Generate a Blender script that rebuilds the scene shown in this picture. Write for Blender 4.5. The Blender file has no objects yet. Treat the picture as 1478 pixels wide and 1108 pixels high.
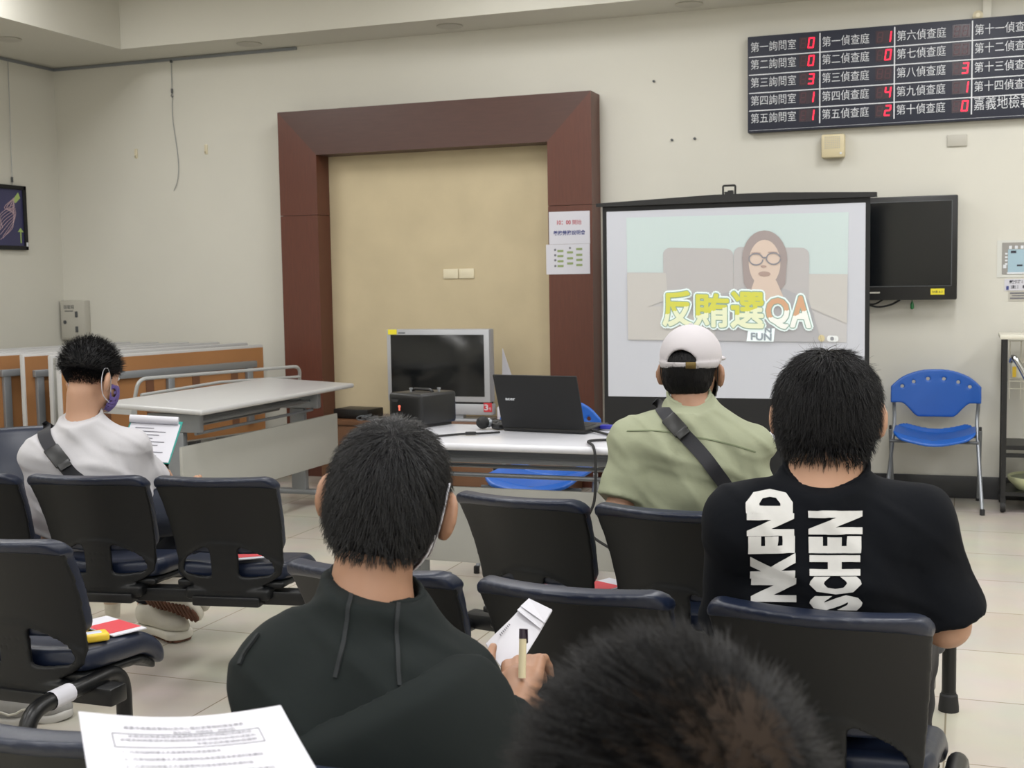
import bpy, bmesh, math, random
import numpy as np
from mathutils import Matrix, Vector
random.seed(5); RNG = np.random.default_rng(5)
scn = bpy.context.scene
COL = scn.collection
PI = math.pi
# ------------------------------------------------------------------ camera, exposure, lights
W, H, F = 1478, 1108, 1800.0
YAW, PIT, ROL = [math.radians(a) for a in (19.92, 4.66, 0.95)]
CAM = np.array([0, 0, 1.35])
def cam_axes():
    cy, sy = math.cos(YAW), math.sin(YAW)
    fwd = np.array([-sy*math.cos(PIT), cy*math.cos(PIT), -math.sin(PIT)])
    right = np.array([cy, sy, 0]); down = np.cross(fwd, right)
    c, s = math.cos(ROL), math.sin(ROL)
    return c*right+s*down, -s*right+c*down, fwd
CR, CD, CF = cam_axes()
cam = bpy.data.cameras.new('camera'); camo = bpy.data.objects.new('camera', cam); COL.objects.link(camo)
cam.sensor_width = 36; cam.lens = F/W*36; cam.clip_start = .05
camo.matrix_world = Matrix(((CR[0], -CD[0], -CF[0], CAM[0]), (CR[1], -CD[1], -CF[1], CAM[1]), (CR[2], -CD[2], -CF[2], CAM[2]), (0, 0, 0, 1)))
cam.dof.use_dof = True; cam.dof.focus_distance = 3.2; cam.dof.aperture_fstop = 11
scn.camera = camo
scn.view_settings.view_transform = 'Standard'; scn.view_settings.look = 'None'
scn.view_settings.gamma = 1; scn.view_settings.use_curve_mapping = False
scn.view_settings.exposure = 0.0
scn.cycles.use_denoising = True
scn.cycles.max_bounces = 8
wld = bpy.data.worlds.new('World'); scn.world = wld; wld.use_nodes = True
wld.node_tree.nodes['Background'].inputs[0].default_value = (.9, .95, 1, 1)
wld.node_tree.nodes['Background'].inputs[1].default_value = 0.3
CEIL = 3.44
PANELS = [(x, y-(.55 if x < -5 else 0)) for x in (-5.27, -2.5, 0.2, 2.7) for y in (6.2, 3.7, 1.2, -1.3, -3.6)]
LIGHT_W = 28.0
for i, (x, y) in enumerate(PANELS):
    l = bpy.data.lights.new('panel_light', 'AREA'); l.shape = 'RECTANGLE'; l.size = .56; l.size_y = 1.16
    l.energy = LIGHT_W*(1.2 if x > 0 else 1.0 if x < -5 else 1.0); l.color = (.955, .965, 1)
    o = bpy.data.objects.new('panel_light', l); o.location = (x, y, CEIL-.035); COL.objects.link(o)

def ray(x, y):
    return CR*((x-W/2)/F) + CD*((y-H/2)/F) + CF
def wd(x, y, d): return CAM + ray(x, y)*d
def wz(x, y, z): r = ray(x, y); return CAM + r*(z-CAM[2])/r[2]
def wy(x, y, Y): r = ray(x, y); return CAM + r*Y/r[1]
def wx(x, y, X): r = ray(x, y); return CAM + r*X/r[0]

# ------------------------------------------------------------------ materials
def srgb(c):
    if isinstance(c, str): c = [int(c[i:i+2], 16) for i in (0, 2, 4)]
    c = [v/255 if max(c) > 1 else v for v in c]
    return tuple(((v+.055)/1.055)**2.4 if v > .04045 else v/12.92 for v in c)+(1,)
MATS = {}
def mat(name, col, rough=.5, metal=0, spec=.5, var=0.0, vscale=8, bump=0, bscale=60, emit=0, stretch=(1, 1, 1), sss=0, alpha=1, coat=0, ecol=None, sheen=0):
    m = bpy.data.materials.new(name); m.use_nodes = True; nt = m.node_tree; b = nt.nodes['Principled BSDF']
    c = srgb(col)
    b.inputs['Base Color'].default_value = c; b.inputs['Roughness'].default_value = rough; b.inputs['Metallic'].default_value = metal
    b.inputs['Specular IOR Level'].default_value = spec
    if coat: b.inputs['Coat Weight'].default_value = coat; b.inputs['Coat Roughness'].default_value = .15
    if sheen: b.inputs['Sheen Weight'].default_value = sheen
    if sss: b.inputs['Subsurface Weight'].default_value = sss; b.inputs['Subsurface Radius'].default_value = (.012, .005, .003)
    if emit: b.inputs['Emission Color'].default_value = srgb(ecol) if ecol else c; b.inputs['Emission Strength'].default_value = emit
    if alpha < 1: b.inputs['Alpha'].default_value = alpha
    if var or bump:
        tc = nt.nodes.new('ShaderNodeTexCoord'); mp = nt.nodes.new('ShaderNodeMapping'); mp.inputs['Scale'].default_value = stretch
        nt.links.new(tc.outputs['Object'], mp.inputs['Vector'])
        if var:
            n = nt.nodes.new('ShaderNodeTexNoise'); n.inputs['Scale'].default_value = vscale; n.inputs['Detail'].default_value = 5
            nt.links.new(mp.outputs[0], n.inputs['Vector'])
            r = nt.nodes.new('ShaderNodeMixRGB'); r.blend_type = 'MIX'
            r.inputs[1].default_value = tuple(v*(1-var) for v in c[:3])+(1,); r.inputs[2].default_value = tuple(min(1, v*(1+var)) for v in c[:3])+(1,)
            nt.links.new(n.outputs['Fac'], r.inputs[0]); nt.links.new(r.outputs[0], b.inputs['Base Color'])
        if bump:
            n2 = nt.nodes.new('ShaderNodeTexNoise'); n2.inputs['Scale'].default_value = bscale; n2.inputs['Detail'].default_value = 4
            nt.links.new(mp.outputs[0], n2.inputs['Vector'])
            bp = nt.nodes.new('ShaderNodeBump'); bp.inputs['Strength'].default_value = bump; bp.inputs['Distance'].default_value = .01
            nt.links.new(n2.outputs['Fac'], bp.inputs['Height']); nt.links.new(bp.outputs[0], b.inputs['Normal'])
    MATS[name] = m
    return m
M_wall = mat('wall_paint', 'cfcdc3', .7, var=.03, vscale=2.5, bump=.02, bscale=200)
M_soffit = mat('soffit_paint', 'c9c7bd', .75, var=.02, vscale=2)
M_base = mat('baseboard_stone', '2b2c2e', .35, var=.15, vscale=20)
M_wood = mat('mahogany_veneer', '582f22', .38, var=.26, vscale=14, stretch=(6, 6, .5), spec=.5)
M_woodh = mat('mahogany_veneer_lying', '4a2f28', .38, var=.2, vscale=14, stretch=(.5, 6, 6), spec=.5)
M_fab = mat('beige_wall_fabric', 'c1b394', .9, var=.14, vscale=3.5, bump=.05, bscale=150)
M_cab = mat('walnut_laminate', '6b4a33', .4, var=.22, vscale=10, stretch=(.6, 6, 6))
M_tabletop = mat('grey_laminate', 'b4b4b4', .32, var=.02, vscale=30)
M_tabletopw = mat('white_laminate', 'cfd0d6', .25, var=.01, vscale=30)
M_panel = mat('grey_panel', 'a5a59f', .5, var=.02, vscale=10)
M_chip = mat('chipboard_underside', '9a6c42', .65, var=.12, vscale=7)
M_brown = mat('dark_brown_board', '6a4630', .65, var=.12, vscale=7)
M_steel = mat('grey_steel', '8d9196', .4, metal=.5)
M_steeld = mat('dark_grey_steel', '55585b', .45, metal=.4)
M_rail = mat('grey_tube', 'aeb0b0', .35, metal=.2)
M_chrome = mat('chrome', 'c9cbcd', .18, metal=1)
M_cream = mat('cream_tube', 'd9d6c8', .35)
M_shell = mat('black_plastic_shell', '0d0f11', .45, bump=.04, bscale=600, spec=.35)
M_navy = mat('navy_vinyl', '131c30', .38, bump=.03, bscale=90, spec=.5, var=.06, vscale=15)
M_black = mat('black_plastic', '0f1012', .4)
M_blackm = mat('matte_black', '0e0f11', .7)
M_beam = mat('black_steel', '121315', .35, metal=.2)
M_blue = mat('blue_plastic', '1657ae', .35, spec=.5)
M_board = mat('board_face', '2b2e3b', .5, spec=.35)
M_white = mat('white_print', 'd6d9de', .6)
M_red = mat('led_red', 'ff2040', .4, emit=2.2, ecol='ff1838')
M_dim = mat('led_unlit', '42262e', .4)
M_screen = mat('screen_cloth', 'c1c4cd', .85)
M_glassd = mat('dark_screen_glass', '0b0e11', .16, spec=.5)
M_silver = mat('silver_plastic', 'a9abb0', .4, metal=.25)
M_yellow = mat('yellow_sticker', 'e2d431', .6)
M_redst = mat('red_sticker', 'c0303a', .6)
M_paper = mat('white_paper', 'c9c9d1', .75)
M_ink = mat('grey_ink', '72727a', .8)
M_inkd = mat('dark_ink', '3a3a44', .8)
M_skin = mat('skin', 'b38b72', .5, sss=.06, var=.05, vscale=25)
M_skin2 = mat('skin_tan', '98725a', .5, sss=.06, var=.05, vscale=25)
M_hair = mat('black_hair', '0c0b0e', .55, spec=.25)
M_hairs = mat('black_hair_strand', '0b0a0c', .45, spec=.3)
M_hairs2 = mat('black_hair_strand_glossy', '0f0f12', .4, spec=.45)
M_tee = mat('black_cotton', '05080f', .9, bump=.3, bscale=12, spec=.2)
M_hood = mat('dark_green_fleece', '141a1a', .9, bump=.3, bscale=10, spec=.25)
M_olive = mat('olive_cotton', '8f947c', .85, bump=.35, bscale=14, var=.05, vscale=10)
M_wtee = mat('white_cotton', 'b9b8bc', .85, bump=.25, bscale=12)
M_denim = mat('navy_trousers', '1a202e', .85)
M_dark = mat('dark_trousers', '1c1c20', .85)
M_cap = mat('white_cap_cotton', 'bdb9bd', .85, bump=.02, bscale=300)
M_strap = mat('black_webbing', '1c1d24', .7, bump=.1, bscale=500)
M_beige = mat('beige_plastic', 'cfc3a0', .5)
M_plate = mat('cream_plate', 'd8cfb4', .5)
M_greyplate = mat('grey_metal_cover', 'b5b2a8', .5)
M_rubber = mat('black_rubber', '1e1e1f', .7)

# ------------------------------------------------------------------ object helpers
XF = {}
def reg(o, m): XF[o.name] = m
def thing(name, label, cat, loc=(0, 0, 0), rotz=0, group=None):
    o = bpy.data.objects.new(name, None); COL.objects.link(o); o.empty_display_size = .1
    o.location = loc; o.rotation_euler = (0, 0, rotz)
    o['label'] = label; o['category'] = cat
    if group: o['group'] = group
    reg(o, Matrix.Translation(Vector(loc)) @ Matrix.Rotation(rotz, 4, 'Z'))
    return o
def tag(o, label, cat, group=None):
    o['label'] = label; o['category'] = cat
    if group: o['group'] = group
    return o
def struct(o, label=None):
    o['kind'] = 'structure'
    if label: o['label'] = label
    return o
def link_mesh(name, me, parent, m):
    o = bpy.data.objects.new(name, me); COL.objects.link(o)
    if m is not None:
        ms = m if isinstance(m, (list, tuple)) else [m]
        for k in ms: me.materials.append(k)
    if parent is not None: o.parent = parent; reg(o, XF[parent.name])
    else: reg(o, Matrix.Identity(4))
    return o
def mesh_obj(name, V, Fc, m, parent=None, local=False, smooth=True, angle=40, mi=None, label=None):
    V = np.asarray(V, float)
    if parent is not None and not local:
        inv = np.array(XF[parent.name].inverted()); V = V @ inv[:3, :3].T + inv[:3, 3]
    me = bpy.data.meshes.new(name)
    me.from_pydata(V.tolist(), [], [list(map(int, f)) for f in Fc]); me.update()
    if mi is not None: me.polygons.foreach_set('material_index', np.asarray(mi, 'i'))
    if smooth:
        me.polygons.foreach_set('use_smooth', np.ones(len(me.polygons), bool))
        if angle: me.set_sharp_from_angle(angle=math.radians(angle))
    o = link_mesh(name, me, parent, m)
    if label: o['label'] = label
    return o
class MB:
    def __init__(s): s.V = []; s.F = []; s.mi = []; s.cur = 0
    def add(s, V, Fc):
        n = len(s.V); s.V += [tuple(v) for v in V]; s.F += [[i+n for i in f] for f in Fc]; s.mi += [s.cur]*len(Fc); return s
    def mat(s, i): s.cur = i; return s
    def box(s, c, size, rz=0, bev=0, R=None, seg=2):
        bm = bmesh.new(); bmesh.ops.create_cube(bm, size=1)
        for v in bm.verts: v.co = Vector((v.co.x*size[0], v.co.y*size[1], v.co.z*size[2]))
        if bev: bmesh.ops.bevel(bm, geom=bm.edges[:], offset=bev, segments=seg, affect='EDGES', profile=.5)
        M = R if R is not None else Matrix.Rotation(rz, 3, 'Z')
        bm.verts.index_update()
        s.add([tuple(M @ v.co + Vector(c)) for v in bm.verts], [[v.index for v in f.verts] for f in bm.faces]); bm.free(); return s
    def box2(s, a, b, bev=0):
        a, b = np.array(a, float), np.array(b, float)
        return s.box((a+b)/2, np.abs(b-a), bev=bev)
    def tube(s, pts, r, seg=10, closed=False, cap=True):
        pts = [np.array(p, float) for p in pts]; n = len(pts); rs = r if isinstance(r, (list, tuple)) else [r]*n
        V = []; up = None
        for i in range(n):
            a = pts[(i-1) % n] if (i > 0 or closed) else pts[i]; b = pts[(i+1) % n] if (i < n-1 or closed) else pts[i]
            t = b-a; t = t/(np.linalg.norm(t)+1e-12)
            if up is None:
                up = np.array([0, 0, 1.]) if abs(t[2]) < .9 else np.array([1., 0, 0])
            u = up - t*np.dot(up, t); u /= np.linalg.norm(u)+1e-12; up = u; w = np.cross(t, u)
            for k in range(seg):
                an = 2*PI*k/seg; V.append(pts[i]+rs[i]*(math.cos(an)*u+math.sin(an)*w))
        Fc = []
        for i in range(n if closed else n-1):
            j = (i+1) % n
            for k in range(seg): Fc.append([i*seg+k, i*seg+(k+1) % seg, j*seg+(k+1) % seg, j*seg+k])
        if cap and not closed: Fc.append(list(range(seg))[::-1]); Fc.append([(n-1)*seg+k for k in range(seg)])
        return s.add(V, Fc)
    def lathe(s, prof, c, axis=(0, 0, 1), seg=24):
        q = Vector((0, 0, 1)).rotation_difference(Vector(axis)).to_matrix(); V = []; n = len(prof)
        for r, z in prof:
            for k in range(seg):
                an = 2*PI*k/seg; V.append(tuple(q @ Vector((r*math.cos(an), r*math.sin(an), z)) + Vector(c)))
        Fc = [[i*seg+k, i*seg+(k+1) % seg, (i+1)*seg+(k+1) % seg, (i+1)*seg+k] for i in range(n-1) for k in range(seg)]
        Fc.append(list(range(seg))[::-1]); Fc.append([(n-1)*seg+k for k in range(seg)])
        return s.add(V, Fc)
    def prism(s, pts, d):
        """outline (3-d points) swept along d"""
        n = len(pts); d = np.array(d, float); P = [np.array(p, float) for p in pts]
        V = P+[p+d for p in P]
        return s.add(V, [list(range(n)), list(range(2*n-1, n-1, -1))]+[[i, i+n, (i+1) % n+n, (i+1) % n] for i in range(n)])
    def build(s, name, m, parent=None, local=False, smooth=True, angle=35, label=None):
        return mesh_obj(name, s.V, s.F, m, parent, local, smooth, angle, s.mi if isinstance(m, (list, tuple)) else None, label)
def bez(pts, n=10):
    """smooth path through points (Catmull-Rom)"""
    P = [np.array(p, float) for p in pts]; P = [2*P[0]-P[1]]+P+[2*P[-1]-P[-2]]; out = []
    for i in range(1, len(P)-2):
        for k in range(n):
            t = k/n; a, b, c, d = P[i-1:i+3]
            out.append(.5*((2*b)+(-a+c)*t+(2*a-5*b+4*c-d)*t*t+(-a+3*b-3*c+d)*t**3))
    out.append(P[-2]); return out
def round_path(pts, r=.05, n=6):
    P = [np.array(p, float) for p in pts]; out = [P[0]]
    for i in range(1, len(P)-1):
        a, b, c = P[i-1:i+2]; u = (a-b)/np.linalg.norm(a-b); v = (c-b)/np.linalg.norm(c-b)
        p, q = b+u*r, b+v*r
        for k in range(n+1):
            t = k/n; out.append((1-t)**2*p+2*t*(1-t)*b+t*t*q)
    return out+[P[-1]]
# writing
def glyphs(s, bold=0.0, res=3):
    c = bpy.data.curves.new('lettering', 'FONT'); c.body = s; c.resolution_u = res; c.offset = bold
    o = bpy.data.objects.new('lettering', c); COL.objects.link(o)
    bpy.context.view_layer.update()
    me = bpy.data.meshes.new_from_object(o.evaluated_get(bpy.context.evaluated_depsgraph_get()))
    V = np.array([v.co[:] for v in me.vertices]); Fc = [list(p.vertices) for p in me.polygons]
    bpy.data.objects.remove(o); bpy.data.curves.remove(c); bpy.data.meshes.remove(me)
    return V, Fc
def put_text(mb, s, org, right, up, w=None, h=None, bold=0, center=False, normal=None, lift=.001, fit=True):
    V, Fc = glyphs(s, bold)
    lo, hi = V.min(0), V.max(0); sz = hi-lo
    sx = w/sz[0] if w else None; sy = h/sz[1] if h else None
    sx = sx or sy; sy = sy or sx
    X = (V[:, 0]-lo[0])*sx; Y = (V[:, 1]-lo[1])*sy
    right = np.array(right, float); up = np.array(up, float); nrm = np.cross(right, up) if normal is None else np.array(normal, float)
    if center: X = X-sz[0]*sx/2; Y = Y-sz[1]*sy/2
    P = np.array(org)+X[:, None]*right+Y[:, None]*up+nrm*lift
    mb.add(P, Fc); return mb
def quad(mb, org, right, up, x0, y0, x1, y1, lift=.001):
    right = np.array(right, float); up = np.array(up, float); n = np.cross(right, up); o = np.array(org, float)+n*lift
    return mb.add([o+right*x0+up*y0, o+right*x1+up*y0, o+right*x1+up*y1, o+right*x0+up*y1], [[0, 1, 2, 3]])

# ------------------------------------------------------------------ signed-distance modelling
def nrm(v): v = np.array(v, float); return v/np.linalg.norm(v)
def cone(P, a, b, ra, rb):
    a = np.array(a, float); ab = np.array(b, float)-a
    h = np.clip((P-a) @ ab/(ab @ ab), 0, 1)
    return np.linalg.norm(P-a-h[:, None]*ab, axis=1)-(ra+(rb-ra)*h)
def ell(P, c, r, R=None):
    q = P-np.array(c, float)
    if R is not None: q = q @ R
    r = np.array(r, float); k0 = np.linalg.norm(q/r, axis=1); k1 = np.linalg.norm(q/(r*r), axis=1)+1e-9
    return k0*(k0-1)/k1
def rbox(P, c, hs, r, R=None):
    q = P-np.array(c, float)
    if R is not None: q = q @ R
    q = np.abs(q)-(np.array(hs, float)-r)
    return np.linalg.norm(np.maximum(q, 0), axis=1)+np.minimum(q.max(1), 0)-r
def smin(a, b, k):
    h = np.clip(.5+.5*(b-a)/k, 0, 1); return b*(1-h)+a*h-k*h*(1-h)
def smax(a, b, k): return -smin(-a, -b, k)
def snets(fn, lo, hi, h, B=8):
    lo = np.array(lo, float); hi = np.array(hi, float)
    n = (np.ceil((hi-lo)/h/B).astype(int))*B+1; nb = (n-1)//B
    g = np.stack(np.meshgrid(*[np.arange(k) for k in nb], indexing='ij'), -1).reshape(-1, 3)
    dc = fn(lo+(g+.5)*B*h); D = np.empty(n)
    full = np.repeat(np.repeat(np.repeat(dc.reshape(nb), B, 0), B, 1), B, 2)
    D[:-1, :-1, :-1] = full; D[-1] = 1; D[:, -1] = 1; D[:, :, -1] = 1
    near = g[np.abs(dc) < B*h*1.5+.03]
    loc = np.stack(np.meshgrid(*[np.arange(B+1)]*3, indexing='ij'), -1).reshape(-1, 3)
    for i in range(0, len(near), 400):
        idx = (near[i:i+400, None, :]*B+loc[None]).reshape(-1, 3)
        D[idx[:, 0], idx[:, 1], idx[:, 2]] = fn(lo+idx*h)
    D[0] = D[-1] = 1; D[:, 0] = D[:, -1] = 1; D[:, :, 0] = D[:, :, -1] = 1
    S = D < 0
    cs = [S[i:n[0]-1+i, j:n[1]-1+j, k:n[2]-1+k] for i in (0, 1) for j in (0, 1) for k in (0, 1)]
    tot = sum(c.astype(np.int8) for c in cs); act = (tot > 0) & (tot < 8)
    ids = np.full(act.shape, -1); cells = np.argwhere(act); ids[act] = np.arange(len(cells))
    acc = np.zeros((len(cells), 3)); cnt = np.zeros(len(cells))
    cor = [np.array(c) for c in [(i, j, k) for i in (0, 1) for j in (0, 1) for k in (0, 1)]]
    for a in range(8):
        for b in range(a+1, 8):
            if np.abs(cor[a]-cor[b]).sum() != 1: continue
            ca, cb = cells+cor[a], cells+cor[b]
            va, vb = D[ca[:, 0], ca[:, 1], ca[:, 2]], D[cb[:, 0], cb[:, 1], cb[:, 2]]
            x = (va < 0) != (vb < 0); t = np.where(x, va/(va-vb+1e-20), 0)
            acc += np.where(x[:, None], cor[a]+t[:, None]*(cor[b]-cor[a]), 0); cnt += x
    V = lo+(cells+acc/cnt[:, None])*h
    Fq = []
    for ax in range(3):
        u, v = (ax+1) % 3, (ax+2) % 3
        sl = [slice(None)]*3; sl2 = [slice(None)]*3; sl[ax] = slice(0, -1); sl2[ax] = slice(1, None)
        A, Bv = S[tuple(sl)], S[tuple(sl2)]
        e = np.argwhere(A != Bv)
        e = e[(e[:, u] > 0) & (e[:, v] > 0) & (e[:, u] < n[u]-1) & (e[:, v] < n[v]-1)]
        if not len(e): continue
        flip = A[e[:, 0], e[:, 1], e[:, 2]]
        du = np.zeros(3, int); du[u] = 1; dv = np.zeros(3, int); dv[v] = 1
        q = [e-du-dv, e-dv, e, e-du]
        q = np.stack([ids[c[:, 0], c[:, 1], c[:, 2]] for c in q], 1)
        q[~flip] = q[~flip][:, ::-1]; Fq.append(q)
    Fq = np.concatenate(Fq); Fq = Fq[(Fq >= 0).all(1)]
    used = np.unique(Fq); rm = np.full(len(V), -1); rm[used] = np.arange(len(used))
    return V[used], rm[Fq]
def sdf_obj(name, fn, lo, hi, h, m, parent=None, local=False, smooth_it=1, angle=None, label=None, mi_fn=None):
    V, Fq = snets(fn, lo, hi, h)
    for _ in range(smooth_it): V = relax(V, Fq)
    mi = mi_fn(V[Fq].mean(1)) if mi_fn else None
    return mesh_obj(name, V, Fq, m, parent, local, True, angle, mi, label)
def relax(V, Fq):
    A = np.zeros_like(V); c = np.zeros(len(V))
    for i in range(4):
        a, b = Fq[:, i], Fq[:, (i+1) % 4]
        np.add.at(A, a, V[b]); np.add.at(c, a, 1)
    return V*.5+.5*A/np.maximum(c, 1)[:, None]
def grad(fn, P, e=.002):
    return np.stack([fn(P+np.eye(3)[k]*e)-fn(P-np.eye(3)[k]*e) for k in range(3)], 1)/(2*e)
def march(fn, O, Dv, t0, t1, n=140):
    """first hit of each ray with the surface"""
    t = np.full(len(O), t0); 
    for _ in range(n):
        d = fn(O+Dv*t[:, None]); t = np.minimum(t+np.clip(d, -.02, .05)*.7, t1)
    return O+Dv*t[:, None]

# ================================================================== THE ROOM
YW, XL, XR, YR, SOF = 7.973, -6.588, 4.2, -4.8, 3.042
SX, SY = -5.64, 7.54                      # inner edges of the lowered soffit
def floor_mat():
    m = bpy.data.materials.new('polished_floor_tiles'); m.use_nodes = True; nt = m.node_tree; b = nt.nodes['Principled BSDF']
    g = nt.nodes.new('ShaderNodeNewGeometry'); mp = nt.nodes.new('ShaderNodeMapping'); mp.inputs['Location'].default_value = (.036, -3.02, 0)
    br = nt.nodes.new('ShaderNodeTexBrick'); br.offset = 0; br.squash = 1
    for k, v in (('Scale', 1), ('Mortar Size', .003), ('Mortar Smooth', .2), ('Brick Width', .56), ('Row Height', .56), ('Bias', 0)): br.inputs[k].default_value = v
    br.inputs['Color1'].default_value = srgb('c4beb2'); br.inputs['Color2'].default_value = srgb('cbc5b9'); br.inputs['Mortar'].default_value = srgb('958b7a')
    nt.links.new(g.outputs['Position'], mp.inputs[0]); nt.links.new(mp.outputs[0], br.inputs['Vector'])
    n = nt.nodes.new('ShaderNodeTexNoise'); n.inputs['Scale'].default_value = 3; n.inputs['Detail'].default_value = 6; nt.links.new(g.outputs['Position'], n.inputs[0])
    mx = nt.nodes.new('ShaderNodeMixRGB'); mx.blend_type = 'MULTIPLY'; mx.inputs[0].default_value = .22
    nt.links.new(br.outputs['Color'], mx.inputs[1]); nt.links.new(n.outputs['Color'], mx.inputs[2])
    nt.links.new(mx.outputs[0], b.inputs['Base Color'])
    rr = nt.nodes.new('ShaderNodeMapRange'); rr.inputs[3].default_value = .14; rr.inputs[4].default_value = .28; b.inputs['Specular IOR Level'].default_value = .4
    nt.links.new(n.outputs['Fac'], rr.inputs[0]); nt.links.new(rr.outputs[0], b.inputs['Roughness'])
    return m
M_floor = floor_mat()
T = .12
struct(MB().box2((XL-T, YR-T, -.1), (XR+T, YW+T, 0)).build('floor', M_floor))
struct(MB().box2((XL-T, YW, 0), (XR+T, YW+T, 3.6)).build('wall_back', M_wall), 'pale cream back wall')
struct(MB().box2((XL-T, YR, 0), (XL, YW, 3.6)).build('wall_left', M_wall), 'pale cream left wall')
struct(MB().box2((XR, YR, 0), (XR+T, YW, 3.6)).build('wall_right', M_wall))
struct(MB().box2((XL-T, YR-T, 0), (XR+T, YR, 3.6)).build('wall_rear', M_wall))
struct(MB().box2((XL-T, YR-T, CEIL+.02), (XR+T, YW+T, CEIL+.14)).build('ceiling', M_wall))
struct(MB().box2((XL, SY, SOF), (XR, YW, CEIL+.02)).build('ceiling_soffit_back', M_soffit), 'lowered ceiling band along the back wall')
struct(MB().box2((XL, YR, SOF), (SX, SY, CEIL+.02)).build('ceiling_soffit_left', M_soffit), 'lowered ceiling band along the left wall')
struct(MB().box2((-2.25, YW-.014, 0), (XR, YW, .135), bev=.003).build('baseboard_back', M_base), 'black skirting at the foot of the back wall')
struct(MB().box2((XL, YW-.014, 0), (-4.54, YW, .135), bev=.003).build('baseboard_back_left', M_base))
struct(MB().box2((XL, YR, 0), (XL+.014, YW, .135), bev=.003).build('baseboard_left', M_base))
# fluorescent troffers of the raised ceiling
M_diff = mat('lamp_diffuser', 'fff8e8', .5, emit=3.0)
for i, (x, y) in enumerate(PANELS):
    t = thing('ceiling_light', 'rectangular fluorescent ceiling panel of the raised ceiling', 'ceiling light', (x, y, CEIL), 0, 'ceiling panels of the hall')
    MB().box((x, y, CEIL+.012), (.62, 1.22, .02), bev=.004).build('frame', M_white, t)
    MB().box((x, y, CEIL-.004), (.56, 1.16, .012)).build('diffuser', M_diff, t)
# recessed downlights in the soffit
for (x, y, w) in ((-3.207, 7.76, 'second from the right above the wooden surround'), (-1.613, 7.77, 'nearest the room number board'), (-4.716, 7.74, 'above the left end of the wooden surround'), (-6.08, 6.92, 'at the far left by the picture wire')):
    t = thing('downlight', 'unlit round recessed downlight in the soffit, '+w, 'downlight', (x, y, SOF))
    MB().lathe([(.062, 0), (.085, 0), (.088, -.006), (.08, -.009), (.064, -.006)], (x, y, SOF)).build('trim_ring', M_greyplate, t)
    MB().lathe([(.0, .0), (.063, -.002), (.058, -.004), (.02, -.001)], (x, y, SOF-.001)).build('reflector', M_steel, t)
# picture rails and hanging wires
tag(MB().box2((XL+.002, YW-.014, SOF-.024), (-4.47, YW-.002, SOF-.004)).build('picture_rail', M_steel), 'thin grey picture rail under the soffit along the back wall', 'rail')
tag(MB().box2((XL+.002, 4.5, SOF-.024), (XL+.014, YW-.02, SOF-.004)).build('picture_rail', M_steel), 'thin grey picture rail under the soffit along the left wall', 'rail')
t = thing('picture_wire', 'loose picture wire with a hook hanging free on the back wall', 'wire', (-5.518, YW-.01, SOF-.03))
MB().tube(bez([(-5.518, YW-.008, 3.02), (-5.522, YW-.008, 2.76), (-5.525, YW-.008, 2.6), (-5.49, YW-.008, 2.3), (-5.5, YW-.01, 2.15), (-5.538, YW-.008, 2.07)]), .0022, 5).build('cable', M_steel, t)
MB().box((-5.518, YW-.01, 3.015), (.014, .016, .02)).build('slider', M_steeld, t)
MB().box((-5.52, YW-.012, 2.8), (.012, .012, .035), bev=.003).tube([(-5.52, YW-.012, 2.78), (-5.528, YW-.014, 2.765), (-5.516, YW-.016, 2.75), (-5.508, YW-.014, 2.765)], .003, 5).build('hook', M_steeld, t)
for x, s in ((-5.863, 'left of the loose wire'), (-5.249, 'right of the loose wire')):
    t = thing('wall_hook', 'small clear stick-on hook on the back wall '+s, 'hook', (x, YW, 2.36))
    MB().box((x, YW-.004, 2.36), (.026, .007, .07), bev=.003).build('plate', M_plate, t)
    MB().tube([(x, YW-.008, 2.35), (x, YW-.02, 2.335), (x, YW-.022, 2.345)], .004, 6).build('hook', M_plate, t)
for x, z in ((-1.77, 2.242), (-1.622, 2.243), (-1.885, 2.62)):
    tag(MB().lathe([(.008, 0), (.008, .012), (.003, .014)], (x, YW, z), axis=(0, -1, 0), seg=10).build('wall_screw', M_steeld), 'small dark screw left in the back wall near the number board', 'screw', 'screws left in the back wall')
# framed picture on the left wall
t = thing('framed_picture', 'dark framed picture of white curling lines on deep blue', 'picture', (XL+.02, 7.2, 1.87))
px0, px1, pz0, pz1 = 6.86, 7.575, 1.648, 2.12
mb = MB()
for a, b in (((px0, pz0), (px1, pz0+.03)), ((px0, pz1-.03), (px1, pz1)), ((px0, pz0), (px0+.03, pz1)), ((px1-.03, pz0), (px1, pz1))):
    mb.box2((XL+.004, a[0], a[1]), (XL+.03, b[0], b[1]), bev=.003)
mb.build('frame', M_blackm, t)
M_pic = mat('picture_blue', '39395f', .35, var=.15, vscale=6)
MB().box2((XL+.006, px0+.02, pz0+.02), (XL+.016, px1-.02, pz1-.02)).build('print', M_pic, t)
M_pk = mat('picture_pink', 'b9a0a8', .4); M_gr = mat('picture_green', 'a8c070', .4)
mb = MB()
for k in range(9):
    a = k*.35
    mb.tube(bez([(XL+.018, 7.3+.03*math.sin(a*3), 1.72+.012*k), (XL+.018, 7.36+.06*math.cos(a), 1.8+.012*k), (XL+.018, 7.44+.03*math.sin(a), 1.86+.015*k), (XL+.018, 7.4+.05*math.cos(2*a), 1.95), (XL+.018, 7.46, 2.03)], 6), .0022, 4)
mb.build('curling_lines', M_pk, t)
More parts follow.
